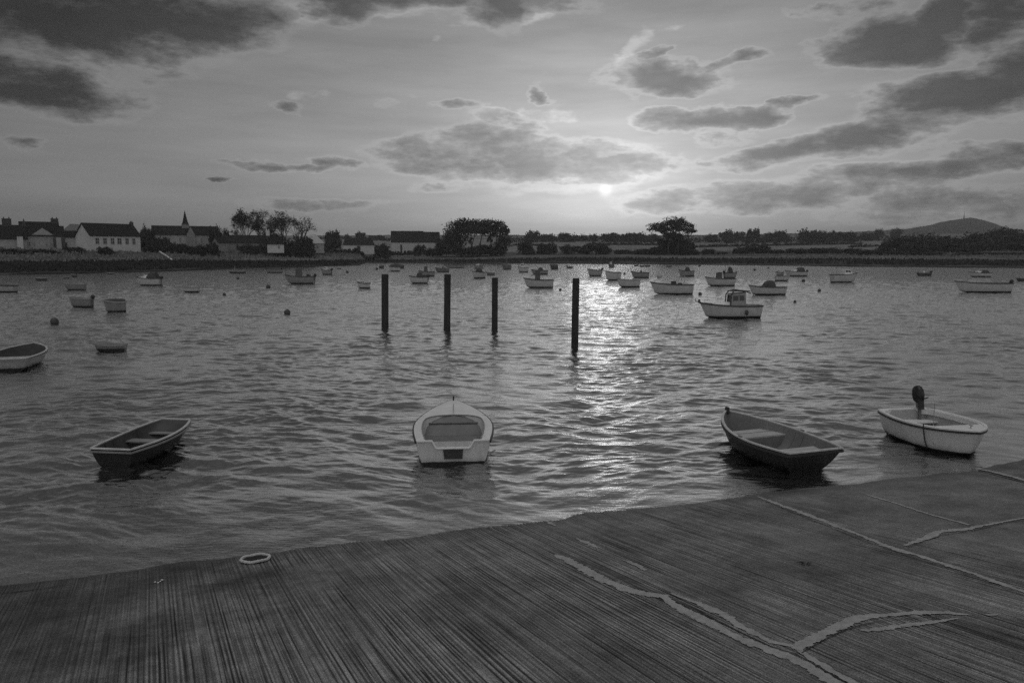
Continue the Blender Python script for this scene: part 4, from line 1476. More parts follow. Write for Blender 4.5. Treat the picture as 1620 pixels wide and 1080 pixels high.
exec_boats = [
    (-12, 27, 462.5, 10, 'open', 176, 'pale open boat with a dark rail, cut by the left edge below the village', dict(hm=M_CREAM, eng=False)),
    (55, 74, 444, 4, 'dinghy', 176, 'tiny dark dinghy near the left shore in front of the gabled house', dict(hm=M_DARKH)),
    (101, 110, 440.5, 1.8, 'dinghy', 10, 'tiny flat dark tender just left of a small dark boat off the left bank', dict(hm=M_DARKH)),
    (112, 122, 438.5, 4, 'tarp', 170, 'small dark covered boat close under the left bank', dict(hm=M_DARKH, eng=False)),
    (102, 135, 459, 9, 'open', 184, 'dull grey dinghy with dark dipped rail, above the open boat with outboard at the left', dict(hm=M_PALEG, eng=False)),
    (109, 147, 486, 13, 'open', 178, 'dull grey open boat with outboard, left of the boat with a dark cover', dict(eng=True, hm=M_PALEG)),
    (166, 199, 494, 15, 'tarp', 205, 'grey boat under a tilted dark cover, nearest of the small boats at the left', dict(hm=M_PALEG, top=.35)),
    (214, 257, 452, 11, 'cruiser', 174, 'white cabin cruiser with dark deck house, moored in front of the long hall', dict(eng=True, hm=M_WHITE, top=1.0)),
    (170, 182, 434, 2.2, 'dinghy', 0, 'tiny low boat close under the left bank below the long hall', dict(hm=M_GREYH)),
    (288, 315, 462.5, 7, 'dinghy', 180, 'small white rowing dinghy alone right of the cabin cruiser at the left', dict(hm=M_WHITE)),
    (360, 389, 432.5, 3, 'dinghy', 172, 'low dark rowing boat with a small white mast near the church shore', dict(hm=M_DARKH, extra=[('mast', .6, 4)])),
    (420, 447, 431.5, 5, 'tarp', 178, 'grey covered boat by the bank below the bare trees', dict(hm=M_GREYH, eng=False, top=.6)),
    (451, 498, 449, 11, 'wheel', 180, 'dark grey fishing boat with wheelhouse and bow rail, left of the first post', dict(eng=True, hm=M_GREYH, top=1.15, extra=[('pulpit',), ('crates', .2)])),
    (507, 526, 434.5, 7, 'cuddy', 165, 'small grey cabin boat right behind the dark fishing boat', dict(eng=True, hm=M_GREYH)),
    (533, 541, 425.5, 2.2, 'dinghy', 0, 'tiny pale dinghy beside the mud spit', dict(hm=M_WHITE)),
    (565, 586, 456.5, 8, 'cuddy', 185, 'small white cuddy boat left of the first post', dict(hm=M_WHITE, top=.6, bf=.5, eng=False)),
    (600, 608, 424.5, 3.5, 'tarp', 0, 'tiny dark covered boat above the first post near the far bank', dict(hm=M_DARKH, eng=False)),
    (615, 633, 429, 6, 'tarp', 185, 'covered white boat off the far bank just above the first post', dict(hm=M_WHITE, top=.9)),
    (632, 640, 424.5, 4, 'tarp', 0, 'small dark boat half behind the covered white boat above the first post', dict(hm=M_DARKH, eng=False)),
    (661, 688, 437, 7, 'wheel', 172, 'grey cabin boat with rail arch, farther one between first and second posts', dict(hm=M_GREYH, top=1.2, extra=[('arch', .2, 2.6)])),
    (647, 677, 448.5, 9.5, 'hood', 180, 'white motor boat with dark hood and outboard between the first and second posts', dict(eng=True, hm=M_WHITE, top=.9)),
    (688, 711, 430.5, 6, 'console', 178, 'dark hulled open boat with pale console above the second post', dict(hm=M_MIDH)),
    (704, 735, 424, 4, 'open', 182, 'long low grey boat lying off the far bank behind the second post', dict(hm=M_GREYH, eng=False, bf=.2)),
    (749, 765, 425, 4.5, 'cuddy', 175, 'small grey cabin boat by the far bank below the broad tree', dict(hm=M_GREYH)),
    (769, 783, 435.5, 4, 'dinghy', 178, 'small dinghy behind the third post beside the white boat', dict(hm=M_MIDH)),
    (744, 769, 440.5, 9, 'hood', 235, 'white motor boat seen at an angle left of the third post', dict(hm=M_WHITE, top=.6, bf=.42)),
    (794, 809, 426, 7, 'wheel', 182, 'dark boat with a white topped wheelhouse against the far bank right of the third post', dict(hm=M_MIDH, top=1.4, bf=.45)),
    (819, 836, 430.5, 7, 'cuddy', 178, 'white cabin boat with a pale roof right of the wheelhouse boat by the far bank', dict(hm=M_WHITE, top=1.0)),
    (840, 867, 434, 6, 'hood', 180, 'grey boat half behind the boat with the tall black wheelhouse', dict(hm=M_GREYH)),
    (828, 876, 455.5, 12, 'wheel', 178, 'white boat with tall narrow dark wheelhouse between third and fourth posts', dict(hm=M_WHITE, top=1.35)),
    (870, 883, 426, 6, 'tarp', 175, 'small dark covered boat above the fourth post', dict(hm=M_DARKH, eng=False, top=.3, bf=.45)),
    (897, 907, 424.5, 3, 'rib', 0, 'tiny inflatable boat near the far bank above the fourth post', dict(hm=M_BUOYD)),
    (929, 952, 436.5, 9, 'open', 176, 'pale open boat with outboard at the top of the glitter, right of the fourth post', dict(eng=True, hm=M_CREAM)),
    (955, 983, 443.5, 12, 'open', 200, 'bright white boat lying in the sun glitter', dict(hm=M_WHITE)),
    (962, 972, 423, 5, 'cuddy', 180, 'small dark cabin boat by the far bank above the glitter', dict(hm=M_MIDH, bf=.5, eng=False)),
    (976, 1012, 454.5, 11, 'dinghy', 180, 'white open boat without engine just right of the sun glitter', dict(hm=M_WHITE)),
    (998, 1027, 439.5, 8, 'console', 174, 'grey open boat with dark console behind the white open boat right of the glitter', dict(hm=M_GREYH)),
    (1003, 1010, 421, 1.8, 'dinghy', 0, 'leftmost of the three tiny boats in a row by the far bank', dict(hm=M_DARKH)),
    (1012, 1020, 422, 2, 'dinghy', 0, 'middle one of the three tiny boats in a row by the far bank', dict(hm=M_DARKH)),
    (1020, 1029, 422, 2, 'tarp', 0, 'rightmost of the three tiny boats in a row by the far bank', dict(hm=M_DARKH, eng=False)),
    (1028, 1096, 466, 15, 'console', 181, 'large white open boat with dark console and seat, right of the glitter', dict(hm=M_WHITE, bf=.32, extra=[('arch', .25, 2.0)])),
    (1055, 1062, 422.5, 2, 'dinghy', 0, 'tiny boat alone near the far bank right of the flat topped tree', dict(hm=M_DARKH)),
    (1073, 1098, 437, 8, 'hood', 183, 'grey motor boat with dark hood behind the large white open boat', dict(hm=M_GREYH)),
    (1104, 1204, 504, 19, 'wheelcab', 184, 'white cabin cruiser with hooped wheelhouse and bow anchor, nearest of the moored fleet', dict(hm=M_WHITE, bf=.34, name='cabin_cruiser')),
    (1144, 1168, 440, 8, 'hood', 15, 'white motor boat with dark canopy behind the boat with small wheelhouse', dict(eng=True, hm=M_GREYH, top=1.2, extra=[('arch', .2, 2.5)])),
    (1115, 1162, 452.5, 11, 'wheel', 176, 'white fishing boat with small dark wheelhouse above the nearest cruiser', dict(hm=M_WHITE, top=.95)),
    (1183, 1242, 467, 12, 'hood', 182, 'white motor boat with dark stripe and hood, right of the nearest cruiser', dict(hm=M_WHITE, top=.9)),
    (1227, 1239, 436, 5, 'cuddy', 178, 'small pale cabin boat just behind the little tender at the right', dict(hm=M_CREAM, bf=.5)),
    (1226, 1250, 444.5, 7, 'dinghy', 3, 'little white tender in front of the pale cabin boats at the right', dict(hm=M_WHITE)),
    (1241, 1276, 437, 7, 'cruiser', 178, 'long cabin cruiser by the far bank at the right of the little tender', dict(eng=True, hm=M_WHITE, top=1.0)),
    (1313, 1358, 447, 12, 'cuddy', 8, 'white sharp bowed cabin boat pointing right, standing alone', dict(hm=M_WHITE, top=.75, extra=[('pulpit',), ('arch', .3, 2.0)])),
    (1450, 1472, 436.5, 5, 'rib', 178, 'grey inflatable boat with console near the right bank', dict(hm=M_BUOYD)),
    (1532, 1566, 438, 6, 'cruiser', 180, 'dark topped cabin cruiser close to the right bank', dict(hm=M_WHITE, top=.8)),
    (1509, 1597, 463, 14, 'open', 178, 'long white open boat with outboard and pale stripe at the right', dict(eng=True, hm=M_WHITE, bf=.26)),
    (1606, 1634, 444.5, 4, 'dinghy', 180, 'low dark dinghy cut by the right edge', dict(hm=M_DARKH)),
    (149, 199, 556.5, 10, 'dinghy', 188, 'small grey dinghy with a dark rail, alone right of the left edge boat', dict(hm=M_GREYH)),
]
BOATS = {}
for b_ in exec_boats:
    *a, kw = b_
    BOATS[a[0]] = boat(*a, **kw)
# the nearest cruiser's own fittings: anchor at the stem, dark fender on the side
r_, h_ = BOATS[1104]
mb = MB(); x = h_.xx(1.0)
mb.box((x + .05, 0, h_.z(1) + .10), (.10, .10, .22)); mb.tube([(x - .05, 0, h_.z(1) + .05), (x + .28, 0, h_.z(1) + .10), (x + .30, 0, h_.z(1) + .26)], .03, 6)
mb.build('anchor', M_RAILD, r_)
for sd in (1, -1):
    zz_ = h_.z(.4)
    frame_tube(r_, 'hood_hoop', [(h_.xx(.535), sd * h_.b(.5) * .72, zz_ - .02), (h_.xx(.53), sd * h_.b(.5) * .70, zz_ + 1.22 * h_.H * .75), (h_.xx(.49), sd * h_.b(.5) * .66, zz_ + 1.22 * h_.H), (h_.xx(.40), sd * h_.b(.4) * .64, zz_ + 1.33 * h_.H), (h_.xx(.30), sd * h_.b(.3) * .64, zz_ + 1.26 * h_.H), (h_.xx(.20), sd * h_.b(.3) * .64, zz_ + 1.05 * h_.H)], .038, M_RAILD)
mb = MB(); mb.box((h_.xx(.36), 0, h_.z(.4) + 1.24 * h_.H), (.30 * h_.L, h_.b(.4) * 1.3, .05)); mb.build('hood_top', M_RAILD, r_)
mb = MB(); p_ = h_.pt(.28, .8, -1); p2_ = h_.pt(.28, .8, 1)
mb.sphere((p2_.x, p2_.y + .06, .36), .11, 8, 6, sq=(1, 1, 1.6)); mb.build('fender', M_RAILD, r_, smooth=True)


# ---- mooring buoys
def buoy(px, row, rpx, pale, label, flat=1.0, grp='mooring buoys on the water'):
    p = at(px, row, 0); s = p.y / F
    r = max(.12, rpx * s)
    root = empty('mooring_buoy', (p.x, p.y, 0), 0, label, 'buoy', grp)
    mb = MB(); mb.sphere((0, 0, r * .55), r, 18, 12, sq=(1, 1, flat)); mb.build('float', M_BUOYL if pale else M_BUOYD, root, smooth=True)
    mb = MB(); mb.tube([(r * .16 * math.cos(a), 0, r * (.55 + flat) + r * .12 + r * .16 * math.sin(a)) for a in [2 * PI * i / 12 for i in range(12)]], r * .05, 6, closed=True)
    mb.build('ring', M_STEEL, root)


for a in [
    (86.5, 512, 6.2, 0, 'dark round buoy above the white boat at the left edge'),
    (454.5, 497, 5, 0, 'round buoy alone in open water left of the first post'),
    (424.5, 455.5, 3.5, 0, 'round buoy between the church shore and the dark fishing boat'),
    (355, 467, 2.6, 0, 'small dark buoy lying low right of the white rowing dinghy'),
    (376.5, 441.5, 2.4, 0, 'small dark buoy under the low rowing boat near the church shore'),
    (549.5, 431.5, 2.2, 0, 'small dark buoy right of the small grey cabin boat'),
    (596, 426.5, 2.2, 0, 'tiny dark buoy above and left of the first post'),
    (886.5, 459.5, 2.2, 0, 'small dark buoy at the stern of the boat with the tall wheelhouse'),
    (1043, 439.5, 3.9, 1, 'pale barrel shaped buoy behind the large white open boat'),
    (1107.5, 466.5, 2.8, 0, 'dark buoy between the large open boat and the nearest cruiser'),
    (1106.5, 421.5, 2, 0, 'tiny dark buoy by the far bank above the grey hooded boat'),
    (1194, 428, 2, 0, 'tiny dark buoy above the boats right of the nearest cruiser'),
    (1215.5, 424.5, 1.5, 0, 'smallest buoy, by the far bank above the little white tender'),
    (1271, 445.5, 2.7, 0, 'dark buoy right of the little white tender'),
    (1296, 461, 2.6, 0, 'dark buoy in open water below the sharp bowed cabin boat'),
    (1257.5, 478.5, 2.3, 0, 'dark buoy right of the nearest cruiser, lowest of the right hand buoys'),
    (1419, 448, 2.8, 1, 'pale buoy below the grey inflatable at the right'),
    (988, 434, 1.8, 0, 'tiny buoy between the bright white boat and the grey console boat'),
]:
    buoy(*a)

# ---- the four posts
M_POST = mat('tarred_post', 0.030, 0.8, 2.5, 0.5, 0.5, 18, stretch=(3, 3, .4))
M_POSTW = mat('wet_weed', 0.012, 0.5, 8, 0.5, 0.6, 30)
M_POSTTOP = mat('post_top', 0.09, 0.9, 8, 0.3)
for (xt, yt_, xb, yb, w, lab) in [
    (609, 434, 609.2, 517, 11.0, 'thick dark mooring post, leftmost of the row of four'),
    (708, 434, 707.2, 522, 10.2, 'dark mooring post second from the left in the row'),
    (783, 439.5, 782.6, 520.5, 9.4, 'dark mooring post third from the left, slimmest of the four'),
    (911.2, 440.5, 909.3, 544.5, 11.0, 'tallest and nearest mooring post beside the sun glitter'),
]:
    b_ = at(xb, yb, 0); s = b_.y / F
    tp = atd(xt, yt_, b_.y)
    r = w * s / 2
    root = empty('mooring_post', (b_.x, b_.y, 0), 0, lab, 'post', 'mooring posts in a row')
    dx = tp.x - b_.x
    rnd = random.Random(xt)
    pts = [(dx * q, 0, tp.z * q) for q in (-.35, .03, .09, .3, .5, .7, .9, .995)]
    rr = [r * (1.02 + .02 * rnd.uniform(-1, 1)) for _ in pts]
    mb = MB(); mb.tube(pts[2:], rr[2:], 20, 0); mb.build('post', M_POST, root, smooth=True)
    mb = MB(); mb.tube([(dx * q, 0, tp.z * q) for q in (-.35, 0, .05, .10)], [r * 1.05, r * 1.06, r * 1.04, r * 1.012], 20); mb.build('weed_band', M_POSTW, root, smooth=True)
    mb = MB(); mb.tube([(dx * .995, 0, tp.z * .996), (dx, 0, tp.z * 1.0), (dx, 0, tp.z * 1.006)], [r * 1.0, r * 1.0, r * .86], 20); mb.build('cap', M_POSTTOP, root, smooth=True)

# ---- on the slipway
M_IRON = mat('rope_ring', 0.60, 0.7, 25, 0.4, 0.6, 60)
c = on_ramp(404, 881.5, .03)
ra = 22.5 * c.y / F
mb = MB()
n = 48
pts = []
for i in range(n):
    a = 2 * PI * i / n
    q = Vector((c.x + ra * math.cos(a), c.y + ra * math.sin(a) * 1.0, 0))
    q.z = ramp_z(q.x, q.y) + .022 + .004 * math.sin(5 * a)
    pts.append(q - Vector((c.x, c.y, ramp_z(c.x, c.y))))
mb.tube(pts, [.019 + .003 * math.sin(9 * i) for i in range(n)], 8, closed=True)
o = mb.build('mooring_ring', M_IRON, None, smooth=True)
o.location = (c.x, c.y, ramp_z(c.x, c.y))
mb = MB(); mb.add([(0, 0, .006)] + [(ra * .93 * math.cos(2 * PI * i / 32), ra * .93 * math.sin(2 * PI * i / 32), ramp_z(c.x + ra * .93 * math.cos(2 * PI * i / 32), c.y + ra * .93 * math.sin(2 * PI * i / 32)) - ramp_z(c.x, c.y) + .006) for i in range(32)], [(0, 1 + i, 1 + (i + 1) % 32) for i in range(32)]); mb.build('hollow_shade_disc', M_CRACK, o)  # flat disc with the shade of a hollow put into its colour
tag(o, 'round pale mooring ring lying flat on the slipway at the water edge', 'ring')
for px, py, nm, lab, cat, mm, n in [(1274, 893, 'weed_scrap', 'small dark scrap of weed on the middle of the slipway', 'seaweed', M_RAILD, 5), (252, 919, 'shell_fragments', 'few broken white shell pieces near the mooring ring', 'shells', M_RAILW, 5)]:
    c = on_ramp(px, py); rnd = random.Random(px)
    mb = MB()
    for i in range(n):
        x, y = rnd.uniform(-.035, .035), rnd.uniform(-.07, .07)
        z = ramp_z(c.x + x, c.y + y) - c.z
        if nm == 'weed_scrap': mb.tube([(x, y, z + .006), (x + rnd.uniform(-.04, .04), y + .02, z + .018), (x + rnd.uniform(-.05, .05), y + .05, z + .008)], [.006, .009, .003], 5)
        else: mb.sphere((x, y, z + .006), .011, 7, 5, sq=(rnd.uniform(.6, 1.2), rnd.uniform(.6, 1.2), .5))
    o = mb.build(nm, mm, None, smooth=True); o.location = c
    tag(o, lab, cat)
# ------------------------------------------------------------------ far shore: plants and buildings
def leafmat(name, g):
    m, nt, b = newmat(name)
    tcn = nt.new('ShaderNodeTexCoord').outputs['Object']
    n1 = nt.noise(tcn, 0.55, 4, 0.6)
    n2 = nt.noise(tcn, 3.0, 3, 0.6)
    v = nt.math('MULTIPLY', nt.remap(n1, .3, .7, g * .55, g * 1.5), nt.remap(n2, .3, .7, .7, 1.3))
    nt.l.new(nt.grey(v), b.inputs['Base Color'])
    b.inputs['Roughness'].default_value = 0.8
    b.inputs['Specular IOR Level'].default_value = 0.15
    return m


M_LEAF = leafmat('dark_foliage', 0.050)
M_LEAF2 = leafmat('mid_foliage', 0.20)
M_BARK = mat('bark', 0.045, 0.9, 2, 0.4, 0.4, 12)
M_WALLW = mat('whitewash', 0.62, 0.85, 0.5, 0.16, 0.2, 6)
M_WALLG = mat('rendered_wall', 0.40, 0.9, 0.5, 0.2, 0.2, 6)
M_WALLS = mat('stone_wall', 0.26, 0.9, 1.4, 0.35, 0.4, 8)
M_CHIM = mat('sooty_chimney', 0.06, 0.9, 1.4, 0.3)
M_SLATE = mat('slate_roof', 0.022, 0.95, 1.2, 0.3, 0.4, 10, spec=0.1, stretch=(1, 1, 2))
M_SLATEL = mat('pale_metal_roof', 0.42, 0.5, 1.2, 0.2, 0.2, 10)
M_THATCH = mat('thatch', 0.028, 0.95, 1.2, 0.4, 0.5, 10, spec=0.1)
M_PANE = mat('window_glass', 0.02, 0.2, 2, 0.1)
M_DOOR = mat('door_paint', 0.04, 0.5, 2, 0.2)
M_FRAME = mat('window_frame', 0.45, 0.6, 2, 0.1)


def cards(centers, radii, n, size, rng, shell=0.55, clump=0.22, flat=1.0):
    """leaf cards: sub-clumps spread near the surface of each lobe, leaves scattered round each sub-clump"""
    centers = np.asarray(centers, float); radii = np.asarray(radii, float)
    vol = (radii[:, 0] * radii[:, 1] * radii[:, 2]) ** (2 / 3)
    per = np.maximum(6, (n * vol / vol.sum())).astype(int)
    out = []
    for c, r, k in zip(centers, radii, per):
        nc = max(5, int(k / 26))
        d = rng.normal(size=(nc, 3)); d /= np.linalg.norm(d, axis=1)[:, None]
        rad = (shell + (1 - shell) * rng.random(nc) ** .6)[:, None]
        cc = c + d * rad * r
        pick = rng.integers(0, nc, k)
        sz = r * clump * (0.7 + 0.8 * rng.random((nc, 1)))[pick]
        p = cc[pick] + np.clip(rng.normal(size=(k, 3)), -1.9, 1.9) * sz * 0.62
        out.append(p)
    P = np.concatenate(out)
    m = len(P)
    a = rng.normal(size=(m, 3)); a /= np.linalg.norm(a, axis=1)[:, None]
    b = rng.normal(size=(m, 3)); b -= (a * b).sum(1)[:, None] * a; b /= np.linalg.norm(b, axis=1)[:, None]
    s = size * (0.6 + 0.8 * rng.random((m, 1)))
    V = np.stack([P - a * s, P - b * s * .55, P + a * s, P + b * s * .55], axis=1).reshape(-1, 3)
    Fq = np.arange(m * 4).reshape(-1, 4)
    return V, Fq


def px2(d):
    return d / F


def limb_mesh(mb, p0, p1, r0, r1, rnd, sag=.08, n=5, k=6):
    p0, p1 = Vector(p0), Vector(p1)
    L = (p1 - p0).length
    off = Vector((rnd.uniform(-1, 1), rnd.uniform(-1, 1), rnd.uniform(-.3, .6))) * L * sag
    pts = []
    for i in range(n + 1):
        t = i / n
        pts.append(p0.lerp(p1, t) + off * math.sin(PI * t))
    mb.tube(pts, [r0 + (r1 - r0) * i / n for i in range(n + 1)], k)
    return pts


def tree(base_px, base_d, lobes, label, seed, n=2500, leaf=.42, trunk=.5, name='broad_tree', group=None, cat='tree', branchy=2, m=None, stems=None, shell=.55, clump=.22, thick=.9, fork=.45, zb=None):
    """lobes: (px, row, rx, ry) outlines of crown masses; real depth equals their width"""
    rng = np.random.default_rng(seed); rnd = random.Random(seed)
    b = land_pt(base_px, base_d)
    if zb is not None: b.z = zb
    root = empty(name, b, 0, label, cat, group)
    C, Rr = [], []
    for (px, row, rx, ry) in lobes:
        dd = base_d + rnd.uniform(-.25, .25) * rx * px2(base_d)
        p = atd(px, row, dd) - b
        C.append((p.x, p.y, p.z)); Rr.append((rx * px2(base_d), rx * px2(base_d) * thick, ry * px2(base_d)))
    V, Fq = cards(C, Rr, n, leaf, rng, shell, clump)
    np_mesh('crown', V, Fq, m or M_LEAF, root)
    mb = MB()
    sts = stems or [0.0]
    for s_i, sx in enumerate(sts):
        foot = Vector((sx * px2(base_d), rnd.uniform(-.5, .5), -.4))
        cs = sorted(range(len(C)), key=lambda i: abs(C[i][0] - foot.x))
        mine = [i for i in range(len(C)) if min(range(len(sts)), key=lambda q: abs(sts[q] * px2(base_d) - C[i][0])) == s_i] or cs[:1]
        top = max(C[i][2] for i in mine)
        fk = Vector((foot.x + rnd.uniform(-.4, .4), foot.y, top * fork))
        limb_mesh(mb, foot, fk, trunk, trunk * .7, rnd, .04, 5, 8)
        for i in mine:
            c, r = Vector(C[i]), Rr[i]
            q = limb_mesh(mb, fk, c, trunk * .5, trunk * .18, rnd, .12, 6, 6)
            for _ in range(branchy * 3):
                d = Vector((rnd.gauss(0, 1), rnd.gauss(0, 1), rnd.gauss(.2, .8))).normalized()
                e = c + Vector((d.x * r[0], d.y * r[1], d.z * r[2])) * .85
                limb_mesh(mb, q[rnd.randint(2, 6)], e, trunk * .16, .05, rnd, .1, 4, 5)
    mb.build('trunk', M_BARK, root, fix=False)
    return root


def bare_tree(base_px, base_d, top_row, wpx, label, seed, group=None, lean=0.0, leaves=500):
    """winter tree: recursive limbs down to twigs, a thin scatter of leaves"""
    rnd = random.Random(seed); rng = np.random.default_rng(seed)
    b = land_pt(base_px, base_d)
    H = atd(base_px, top_row, base_d).z - b.z
    Wd = wpx * px2(base_d)
    root = empty('bare_tree', b, 0, label, 'tree', group)
    trunk, twigs = MB(), MB()
    tips = []

    def grow(p, d, L, r, lev):
        n = 3
        pts = [p]
        q, dd = p.copy(), d.copy()
        for i in range(n):
            dd = (dd + Vector((rnd.gauss(0, .11), rnd.gauss(0, .11), rnd.gauss(.03, .06)))).normalized()
            q = q + dd * (L / n)
            pts.append(q.copy())
        (trunk if lev < 2 else twigs).tube(pts, [r, r * .9, r * .8, r * .68], 6 if lev < 2 else 3, caps=lev < 2)
        if lev == 6 or r < .012:
            tips.append(q); return
        k = 3 if lev < 3 else 2
        for i in range(k + (1 if rnd.random() < .4 else 0)):
            th = rnd.uniform(0, 2 * PI); sp = rnd.uniform(.28, .62) * (1.15 if lev == 0 else 1)
            a = dd.orthogonal().normalized(); c = dd.cross(a)
            nd = (dd + (a * math.cos(th) + c * math.sin(th)) * sp).normalized()
            src = pts[-1] if i < 2 else pts[rnd.randint(1, 3)]
            grow(src.copy(), nd, L * rnd.uniform(.66, .84), r * rnd.uniform(.56, .68), lev + 1)
    grow(Vector((0, 0, -.3)), Vector((lean, 0, 1)).normalized(), H * .30, .34, 0)
    # fit height and breadth to the tree seen
    allv = [Vector(v) for v in twigs.v]
    mz = sorted(v.z for v in allv)[int(len(allv) * .995)]
    xs = sorted(v.x for v in allv); ex = (xs[int(len(xs) * .985)] - xs[int(len(xs) * .015)])
    sz, sx = H / mz, Wd / ex
    x0 = (xs[int(len(xs) * .985)] + xs[int(len(xs) * .015)]) / 2
    def fit(v): return (v[0] * sx - x0 * sx * (v[2] / mz), v[1] * sx, v[2] * sz)
    trunk.v = [fit(v) for v in trunk.v]; twigs.v = [fit(v) for v in twigs.v]
    trunk.build('trunk', M_BARK, root, fix=False)
    tp = np.array([fit(t) for t in tips])
    o = twigs.build('twigs', M_BARK, root, fix=False)
    if leaves:
        P = tp[rng.integers(0, len(tp), leaves)] + rng.normal(size=(leaves, 3)) * .35
        a = rng.normal(size=(leaves, 3)); a /= np.linalg.norm(a, axis=1)[:, None]
        c = rng.normal(size=(leaves, 3)); c /= np.linalg.norm(c, axis=1)[:, None]
        V = np.stack([P - a * .22, P - c * .12, P + a * .22, P + c * .12], axis=1).reshape(-1, 3)
        np_mesh('leaves', V, np.arange(leaves * 4).reshape(-1, 4), M_LEAF, root)
    return root


# a few shrub shapes, copied and stretched
SHRUB = []
for k in range(6):
    rng = np.random.default_rng(100 + k); rnd = random.Random(100 + k)
    C = [(0, 0, .42)]; Rr = [(.62, .62, .46)]
    for i in range(4 + k % 3):
        C.append((rnd.uniform(-.62, .62), rnd.uniform(-.4, .4), rnd.uniform(.18, .62))); q = rnd.uniform(.26, .42); Rr.append((q * 1.1, q, q * .9))
    V, Fq = cards(C, Rr, 3600, .062, rng, .15, .26)
    V[:, 2] = np.maximum(V[:, 2], -.05)
    me_o = np_mesh('shrub', V, Fq, M_LEAF)
    SHRUB.append(me_o.data)
    bpy.data.objects.remove(me_o)
_cnt = [0]


def shrub(px, top, w, d, label, base=None, group='shrubs along the far shore', name='shrub', cat='shrub', k=None, deep=1.0, z=None):
    """bush of w px centred at px, its top at row top, standing on the land at distance d"""
    _cnt[0] += 1
    b = land_pt(px, d)
    if z is not None: b.z = z
    hgt = max(.6, atd(px, top, d).z - b.z)
    o = bpy.data.objects.new(name, SHRUB[(_cnt[0] if k is None else k) % 6])
    COL.objects.link(o)
    o.location = (b.x, b.y, b.z - .2)
    wd = w * px2(d) / 2 * 1.18
    o.scale = (wd, wd * .8 * deep, (hgt + .2) / .98)
    o.rotation_euler = (0, 0, random.Random(_cnt[0] * 7).choice([0, PI]) + random.Random(_cnt[0]).uniform(-.3, .3))
    return tag(o, label, cat, group)


HG = 'trees and hedges on the fields beyond'
SG = 'shrubs along the far shore'
VG = 'bushes around the village'
for (px, top, w, d, lab) in [
    # centre: between the broad tree and the flat topped tree
    (830, 381, 34, 335, 'rounded dark shrub first to the right of the broad gapped tree'),
    (868, 382, 38, 340, 'broad dark shrub second to the right of the broad gapped tree'),
    (899, 386, 30, 345, 'low shrub above the fourth mooring post'),
    (925, 388, 26, 350, 'low pale shrub under the hazy glow just left of the sun path'),
    (950, 384.5, 46, 345, 'wide shrub on the far bank directly under the sun'),
    (985, 394, 30, 345, 'lowest shrub right of the wide one under the sun'),
    (1016, 393, 44, 340, 'low wide shrub at the left foot of the flat topped tree'),
    (1044, 388, 36, 335, 'dark shrub touching the flat topped tree from the left'),
    (1066, 371, 44, 338, 'tall dense bush filling the foot of the flat topped tree'),
    (1084, 378, 30, 334, 'bush at the right foot of the flat topped tree'),
    (1096, 394, 26, 330, 'low shrub just right of the flat topped tree'),
    (1118, 392.5, 20, 330, 'small peaked shrub, second right of the flat topped tree'),
    (1140, 398, 26, 325, 'very low shrub between two taller ones right of the flat topped tree'),
    (1168, 388.5, 28, 330, 'rounded shrub above the boat with the small wheelhouse'),
    (1200, 387, 44, 335, 'tall spreading shrub above the hooded boat at the right'),
    (1226, 394, 30, 325, 'low shrub above the little white tender'),
    (1262, 393, 38, 320, 'dark shrub above the long cabin cruiser by the far bank'),
    (1302, 391, 54, 318, 'broad dark shrub above the buoy in open water at the right'),
    (1345, 392, 40, 300, 'dark shrub above the sharp bowed cabin boat'),
    (1380, 393, 50, 290, 'dense shrub left of the wooded slope at the right'),
    (1420, 397, 50, 285, 'low shrub at the left foot of the wooded slope'),
    (1470, 398, 60, 282, 'low shrub on the right bank above the inflatable boat'),
    (1525, 399, 60, 280, 'low shrub on the right bank above the dark topped cruiser'),
    (1590, 399, 70, 280, 'low shrub on the right bank at the picture edge'),
]:
    shrub(px, top, w, d, lab)
# the wooded slope on the right
for (px, top, w, d, lab) in [
    (1428, 373, 60, 330, 'round topped wood edge tree, left end of the wooded slope'),
    (1466, 368.5, 84, 340, 'broad dark tree in the middle of the wooded slope below the round hill'),
    (1500, 377, 60, 325, 'lower tree on the right shoulder of the wooded slope'),
    (1448, 382, 70, 310, 'bushy tree in front of the broad dark one on the wooded slope'),
    (1530, 384, 60, 315, 'low bushy tree between the two wooded knolls'),
    (1545, 366, 62, 370, 'dark tree on the left of the right hand knoll'),
    (1583, 359.5, 66, 380, 'highest tree of the right hand knoll beside the round hill'),
    (1622, 362.5, 60, 370, 'dark tree at the right picture edge on the knoll'),
    (1568, 378, 70, 335, 'bushy tree at the front of the right hand knoll'),
    (1610, 380, 60, 330, 'bushy tree low at the right picture edge'),
    (1400, 380, 40, 340, 'small tree just left of the wooded slope'),
]:
    shrub(px, top, w, d, lab, group='trees on the wooded slope at the right', name='woodland_tree', cat='tree')
